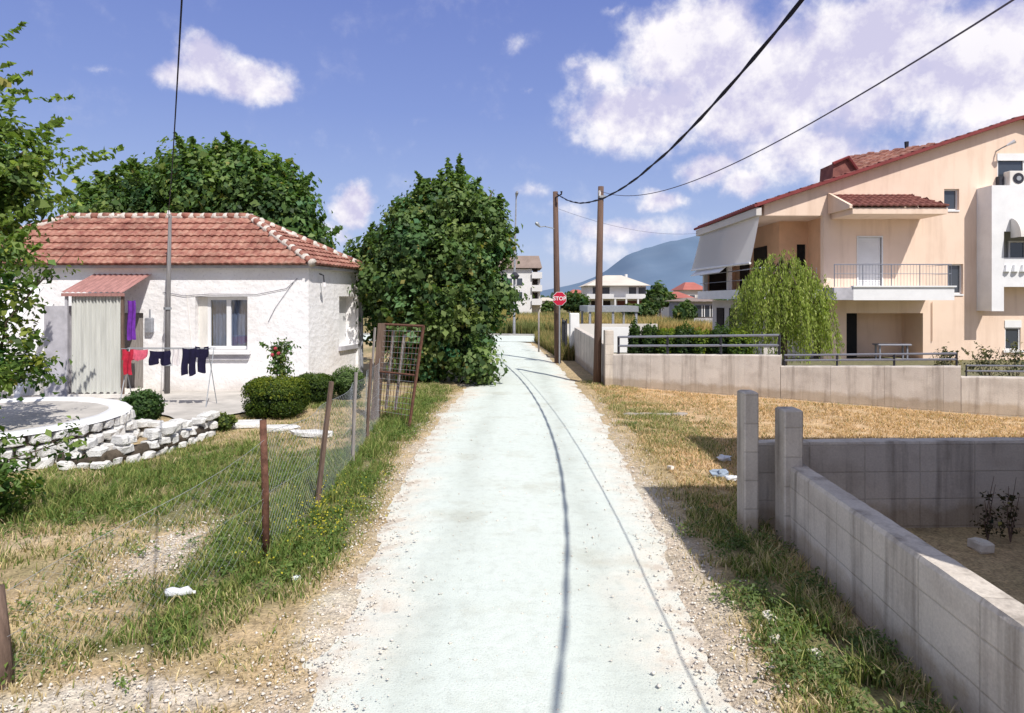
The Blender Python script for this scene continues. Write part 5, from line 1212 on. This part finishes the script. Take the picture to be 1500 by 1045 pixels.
sl = thing('street_lamp','tall thin grey street lamp on the far side of the crossing street','street lamp',(.15,46.5,0))
part('post', MB().tube([(.15,46.5,0),(.17,46.5,4),(.30,46.5,9.9)], [.10,.08,.045], 8), M['grey_pipe'], sl)
part('lamp_head', MB().tube([(.30,46.5,9.9),(.34,46.2,10.1),(.36,45.7,10.12)], [.05,.12,.08], 8), M['grey_pipe'], sl)
part('side_lantern', MB().tube([(.2,46.2,4.0),(.2,46.2,4.25),(.2,46.2,4.5)], [.18,.34,.1], 8), M['dark_metal'], sl)
pole('marker_post','short thin greenish post in the tall grass left of the stop sign',(1.3,31.5,0),(1.3,31.5,1.9),.04,.04,M['grey_wood'],'post')

# ------------------------------------------------------------------ background buildings
def simple_windows(parent, xs, zs, w, h, y, m=None):
    for x in xs:
        for z in zs:
            wd = part('window', MB().box(x,x+w,y-.08,y-.002,z,z+h), M['glass'], parent)
            part('frame', MB().box(x-.08,x,y-.1,y-.002,z,z+h).box(x+w,x+w+.08,y-.1,y-.002,z,z+h), M['pvc'], wd)
def far_block():
    Y = 105; X = lambda px: (px-750)/F*Y; Z = lambda py: CAM_H-(py-HY)/F*Y
    t = thing('apartment_block','white three-storey block with brown roof beyond the golden field','building',(1,Y,0))
    part('wall', MB().box(X(728),X(779),Y,Y+9,-.2,Z(394)), M['far_wall'], t)
    part('side_wing', MB().box(X(779)+.003,X(792),Y+1.5,Y+9,-.2,Z(398)), M['far_cream'], t)
    part('roof', MB().hexa([(X(724),Y-.6,Z(393)),(X(794),Y-.6,Z(393)),(X(794),Y+10,Z(393)),(X(724),Y+10,Z(393)),(X(730),Y+1.5,Z(374)),(X(790),Y+1.5,Z(374)),(X(790),Y+7,Z(374)),(X(730),Y+7,Z(374))]), M['tan_roof'], t)
    for z in (Z(427),Z(408),Z(447)):
        b = part('balcony', MB().box(X(779)+.01,X(794),Y-.4,Y+1.49,z,z+.25), M['far_wall'], t); part('parapet', MB().box(X(779)+.01,X(794),Y-.4,Y-.25,z+.25,z+1.0), M['far_wall'], b)
        part('balcony_door', MB().box(X(781),X(788),Y+1.42,Y+1.495,z+.26,z+2.0), M['dark_room'], t)
    simple_windows(t, (X(742),X(757)), (Z(438),Z(418)), .9, 1.1, Y)
far_block()
def villa():
    Y = 96; X = lambda px: (px-750)/F*Y; Z = lambda py: CAM_H-(py-HY)/F*Y
    t = thing('villa','wide white villa with a pale low hip roof in front of the hills','house',(X(905),Y,0))
    x0, x1 = X(862), X(946)
    part('wall', MB().box(x0,x1,Y,Y+10,-.2,Z(419)), M['far_wall'], t)
    part('roof', MB().hexa([(X(857),Y-1.4,Z(419)+.02),(X(951),Y-1.4,Z(419)+.02),(X(951),Y+11,Z(419)+.02),(X(857),Y+11,Z(419)+.02),(X(892),Y+4,Z(402)),(X(917),Y+4,Z(402)),(X(917),Y+6,Z(402)),(X(892),Y+6,Z(402))]), M['pale_roof'], t)
    b = part('balcony', MB().box(X(858),X(950),Y-1.5,Y-.003,Z(438),Z(436)), M['far_wall'], t); part('parapet', MB().box(X(858),X(897),Y-1.5,Y-1.4,Z(436)+.002,Z(431)).box(X(914),X(950),Y-1.5,Y-1.4,Z(436)+.002,Z(431)), M['far_wall'], b)
    for px in (860,880,899,915,932,948): part('column', MB().box(X(px)-.12,X(px)+.12,Y-1.45,Y-1.2,-.1,Z(438)), M['far_wall'], t)
    simple_windows(t, (X(868),X(882),X(921),X(935)), (Z(432),), 1.1, 1.1, Y)
    part('porch_opening', MB().box(X(866),X(894),Y-.05,Y-.004,Z(454),Z(441)), M['dark_room'], t)
    part('porch_opening', MB().box(X(904),X(944),Y-.05,Y-.004,Z(454),Z(441)), mat('brown_door', (.16,.06,.045)), t)
    part('chimney', MB().box(X(925),X(928),Y+5,Y+6,Z(412),Z(400)), M['far_wall'], t)
villa()
def small_house(name, label, px0, px1, Y, eave, peak, wm, rm, wins=2):
    X = lambda px: (px-750)/F*Y; Z = lambda py: CAM_H-(py-HY)/F*Y
    t = thing(name, label, 'house', (X((px0+px1)/2),Y,0)); x0, x1 = X(px0), X(px1); m = (x0+x1)/2; q = (x1-x0)*.2
    part('wall', MB().box(x0,x1,Y,Y+8,-.2,Z(eave)), wm, t)
    part('roof', MB().hexa([(x0-.5,Y-.6,Z(eave)+.02),(x1+.5,Y-.6,Z(eave)+.02),(x1+.5,Y+8.6,Z(eave)+.02),(x0-.5,Y+8.6,Z(eave)+.02),(m-q,Y+3.5,Z(peak)),(m+q,Y+3.5,Z(peak)),(m+q,Y+4.5,Z(peak)),(m-q,Y+4.5,Z(peak))]), rm, t)
    simple_windows(t, [x0+(x1-x0)*(k+.6)/(wins+.6) for k in range(wins)], (max(.9, Z(eave)-2.0),), .9, 1.1, Y)
small_house('red_roof_house','small house with red roof left of the wide villa',835,858,120,432,424,M['far_cream'],M['far_red'])
small_house('red_roof_house','low pale house with red roof right of the background tree',982,1012,88,437,427,M['far_wall'],M['far_red'])
small_house('far_house','taller house with pink tiled roof just left of the peach house',1003,1034,112,425,413,M['far_cream'],M['far_red'])
small_house('low_white_house','low white house between the apartment block and the poles',790,812,110,441,436,M['far_wall'],M['pale_roof'])
small_house('grey_house','grey house low behind the hedge left of the peach house',1010,1052,62,442,436,M['grey_plaster'],M['tan_roof'],3)
cp = thing('carport','flat grey carport roof on posts behind the nearer pole','carport',(5.8,44,0))
part('roof', MB().box(4.9,8.2,42,47,1.75,2.12), M['galv'], cp)
for x, y in ((5.0,42.1),(8.0,42.1),(5.0,46.8),(8.0,46.8),(6.5,42.1)): part('post', MB().box(x,x+.14,y,y+.14,0,1.75), M['grey_pipe'], cp)
tag(part('garden_wall', MB().box(4.2,5.6,31,31.25,0,1.2), M['white_paint'], loc=(4.8,31,0)), 'short white garden wall behind the pillar and conifer', 'wall')
tag(part('yard_wall', MB().box(3.2,9.2,41,41.3,0,1.0), M['far_cream'], loc=(6,41,0)), 'low cream wall in front of the carport', 'wall')
# parked van on the cross street, partly hidden by the hedge? -> only buildings and trees are visible there
BG = [((.03,.06,.015),(.06,.11,.03),(.12,.18,.05))]
def bgtree(name, label, px, py_top, py_bot, w, Y, n=240, cols=BG[0], leaf=.5):
    c = P(px, (py_top+py_bot)/2, Y); zt = P(px,py_top,Y).z; zb = max(.2, P(px,py_bot,Y).z); r = w/F*Y/2; h = (zt-zb)
    bl = [(c.x+random.uniform(-.4,.4)*r, Y+random.uniform(-.5,.5)*r, zb+h*f, min(r,h)*s) for f, s in ((.35,.62),(.5,.6),(.72,.45),(.45,.55))]
    bl += [(c.x-r*.55,Y,zb+h*.4,min(r,h)*.5),(c.x+r*.55,Y,zb+h*.42,min(r,h)*.5)]
    tree(name, label, (c.x,Y,0), bl, .12, crown(bl, n, 22, leaf, *cols, min(r,h)*.18, shoots=14, shoot_len=min(r,h)*.4))
bgtree('background_tree','round green tree between the villa and the red-roofed house',968,411,458,34,82)
bgtree('background_tree','dark green tree left of the villa behind the poles',842,428,456,34,90)
bgtree('background_tree','small olive tree in front of the red-roofed house',1003,446,466,30,58,160,leaf=.3)
bgtree('background_tree','low dark tree at the foot of the apartment block',806,447,458,24,98,120)
bgtree('background_tree','bushy tree behind the fig tree, left of the apartment block',722,425,470,40,70,260,leaf=.35)
bgtree('background_tree','low shrubby tree right of the villa',945,446,462,30,70,150,leaf=.35)
bgtree('background_tree','pale low tree between villa and round tree',925,448,460,26,75,120,((.05,.07,.02),(.10,.13,.05),(.2,.2,.08)),.3)
# far tree line at the foot of the hills
xs = rng.uniform(-260, 700, 5200); ys = rng.uniform(330, 700, 5200); N = 5200
V, Fc, cc = leaves(np.stack([xs,ys,rng.random(N)**1.3*6*(.5+vnoise(xs,ys,40))],1), rng.normal(size=(N,3))+np.array([0,-1,.8]), rng.uniform(2,5,N), np.array([.06,.10,.06])*(1+rng.normal(0,.2,N))[:,None], .9)
o = np_mesh('far_woods', V, Fc, cc, M['leaf']); o['kind'] = 'stuff'; tag(o, 'hazy band of distant trees below the hills', 'woods')

# ------------------------------------------------------------------ sky, sun, camera
world = bpy.data.worlds.new('World'); bpy.context.scene.world = world; world.use_nodes = True
nt = world.node_tree; N = nt.nodes; L = nt.links.new; bg = N['Background']; bg.inputs['Strength'].default_value = .108
sky = N.new('ShaderNodeTexSky'); sky.sky_type = 'NISHITA'; sky.sun_disc = False
svec = Vector((SHX,-SHY,1)).normalized(); elev = math.asin(svec.z); az = math.atan2(svec.x, svec.y)
sky.sun_elevation = elev; sky.sun_rotation = az; sky.air_density = 1.0; sky.dust_density = .6; sky.ozone_density = 1.5
def wm(op, a, b=0.0, c=None, clamp=False):
    n = N.new('ShaderNodeMath'); n.operation = op; n.use_clamp = clamp
    for k, v in enumerate((a, b) if c is None else (a, b, c)):
        if isinstance(v, bpy.types.NodeSocket): L(v, n.inputs[k])
        else: n.inputs[k].default_value = v
    return n.outputs[0]
def vm_(op, a, b):
    n = N.new('ShaderNodeVectorMath'); n.operation = op
    for k, v in enumerate((a, b)):
        if isinstance(v, bpy.types.NodeSocket): L(v, n.inputs[k])
        else: n.inputs[k].default_value = v
    return n
def wn(vec, scale, detail, rough=.6, dim='3D'):
    n = N.new('ShaderNodeTexNoise'); n.inputs['Scale'].default_value = scale; n.inputs['Detail'].default_value = detail; n.inputs['Roughness'].default_value = rough
    L(vec, n.inputs['Vector']); return n
tc = N.new('ShaderNodeTexCoord'); D = tc.outputs['Generated']
sx = N.new('ShaderNodeSeparateXYZ'); L(D, sx.inputs[0])
azm = wm('ARCTAN2', sx.outputs[0], sx.outputs[1]); elv = wm('ARCSINE', sx.outputs[2])
wf = wn(D, 9, 6); wv = vm_('SUBTRACT', wf.outputs['Color'], (.5,.5,.5)); wv = vm_('MULTIPLY', wv.outputs[0], (.10,.07,0))
cbn = N.new('ShaderNodeCombineXYZ'); L(azm, cbn.inputs[0]); L(elv, cbn.inputs[1])
UV = vm_('ADD', cbn.outputs[0], wv.outputs[0]).outputs[0]
def skyp(px, py):
    x, z = (px-750)/F, (HY-py)/F; return math.atan2(x,1), math.atan2(z, math.hypot(x,1))
CL = [(300,85,48,42,1),(345,112,82,40,1.1),(262,112,55,26,.8),(395,128,40,22,.8),(155,98,40,8,.32),
      (514,303,38,30,1.2),(480,340,50,22,.5),(750,70,34,20,.42),(905,12,30,16,.5),(850,98,45,22,.5),(775,125,28,12,.35),(700,170,60,14,.18),(610,185,40,10,.2),
      (940,165,115,62,1.1),(1020,65,125,80,1.15),(890,110,50,30,.7),(1230,230,190,45,.75),(1120,130,150,100,1.15),(1270,90,170,110,1.2),(1430,100,170,120,1.15),(1400,230,200,70,.9),(1180,210,140,60,.8),(1620,120,200,160,1.1),(1300,10,200,40,.8),
      (1040,248,52,26,1.1),(1095,268,44,24,.9),(965,292,38,17,.9),(905,335,80,22,.85),(790,283,50,18,.5),(840,312,90,24,.4),(880,370,140,40,.42),(1000,330,90,24,.4)]
dens = None
for px, py, rx, ry, s in CL:
    u, v = skyp(px, py); u2, _ = skyp(px+rx, py); _, v2 = skyp(px, py-ry)
    d = vm_('SUBTRACT', UV, (u,v,0)).outputs[0]; d = vm_('MULTIPLY', d, (1/max(abs(u2-u),1e-3), 1/max(abs(v2-v),1e-3), 0)).outputs[0]
    ln = N.new('ShaderNodeVectorMath'); ln.operation = 'LENGTH'; L(d, ln.inputs[0])
    f = wm('MULTIPLY', wm('SUBTRACT', 1.45, ln.outputs['Value']), s); f = wm('MAXIMUM', f, 0.0)
    dens = f if dens is None else wm('SMOOTH_MAX', dens, f, .25)
# unseen cumulus elsewhere round the sky, thickened to whiten the fill light
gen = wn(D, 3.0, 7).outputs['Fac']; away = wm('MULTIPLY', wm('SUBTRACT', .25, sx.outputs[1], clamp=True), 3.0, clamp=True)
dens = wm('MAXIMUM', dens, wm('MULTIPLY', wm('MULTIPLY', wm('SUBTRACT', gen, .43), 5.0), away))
det = wn(D, 16, 9, .62).outputs['Fac']
dd = wm('ADD', dens, wm('MULTIPLY', wm('SUBTRACT', det, .5), 1.5))
mr = N.new('ShaderNodeMapRange'); mr.interpolation_type = 'SMOOTHSTEP'; mr.inputs['From Min'].default_value = .22; mr.inputs['From Max'].default_value = 1.0; L(dd, mr.inputs['Value'])
alpha = wm('MULTIPLY', mr.outputs[0], wm('MULTIPLY', dens, 2.2, clamp=True))
# cloud light: lit tops, lavender bases
off = vm_('ADD', D, (.0,-.01,.045)).outputs[0]; det2 = wn(off, 16, 7, .6).outputs['Fac']; big = wn(D, 5, 4, .5).outputs['Fac']
lit = wm('ADD', wm('MULTIPLY', wm('SUBTRACT', det, det2), 3.6), wm('ADD', .55, wm('MULTIPLY', wm('SUBTRACT', big, .5), 2.2)), clamp=True)
def mixc(a, b, f):
    m = N.new('ShaderNodeMix'); m.data_type = 'RGBA'
    for k, v in ((0,f),(6,a),(7,b)):
        if isinstance(v, bpy.types.NodeSocket): L(v, m.inputs[k])
        else: m.inputs[k].default_value = v if k == 0 else (*v,1)
    return m.outputs[2]
lit = wm('SUBTRACT', lit, wm('MULTIPLY', wm('SUBTRACT', dens, .95, clamp=True), .38), clamp=True)
ccol = mixc((6.0,5.8,7.7), (9.5,9.2,9.5), lit)
tint = N.new('ShaderNodeMix'); tint.data_type = 'RGBA'; tint.blend_type = 'MULTIPLY'; tint.inputs[0].default_value = 1; L(sky.outputs[0], tint.inputs[6]); tint.inputs[7].default_value = (1.0,1.0,1.05,1)
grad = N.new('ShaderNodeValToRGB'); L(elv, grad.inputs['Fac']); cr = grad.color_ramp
cr.elements[0].position = 0.0; cr.elements[0].color = (4.6,5.4,7.9,1); cr.elements[1].position = .75; cr.elements[1].color = (3.9,4.3,5.6,1)  # unseen sky overhead paled to make the fill light less blue
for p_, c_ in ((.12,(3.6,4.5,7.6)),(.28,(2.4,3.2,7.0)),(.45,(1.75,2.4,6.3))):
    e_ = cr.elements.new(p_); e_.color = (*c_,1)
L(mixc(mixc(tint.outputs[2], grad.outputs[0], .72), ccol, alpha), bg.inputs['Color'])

sun = bpy.data.lights.new('Sun', 'SUN'); sun.energy = 4.9; sun.angle = math.radians(.3); sun.color = (1,.955,.895)
so = bpy.data.objects.new('sun', sun); C.objects.link(so); so.rotation_euler = svec.to_track_quat('Z','Y').to_euler(); so.location = (5,-8,12)
cam = bpy.data.cameras.new('Camera'); co = bpy.data.objects.new('camera', cam); C.objects.link(co)
co.location = (0,0,CAM_H); co.rotation_euler = (math.pi/2,0,0); cam.sensor_width = 36; cam.lens = 36*F/1500
cam.shift_y = -(522.5-HY)/1500; cam.clip_end = 20000; cam.clip_start = .05
sc = bpy.context.scene; sc.camera = co
sc.view_settings.view_transform = 'Standard'; sc.view_settings.look = 'None'; sc.view_settings.exposure = 0; sc.view_settings.gamma = 1
sc.cycles.max_bounces = 6; sc.cycles.transparent_max_bounces = 4
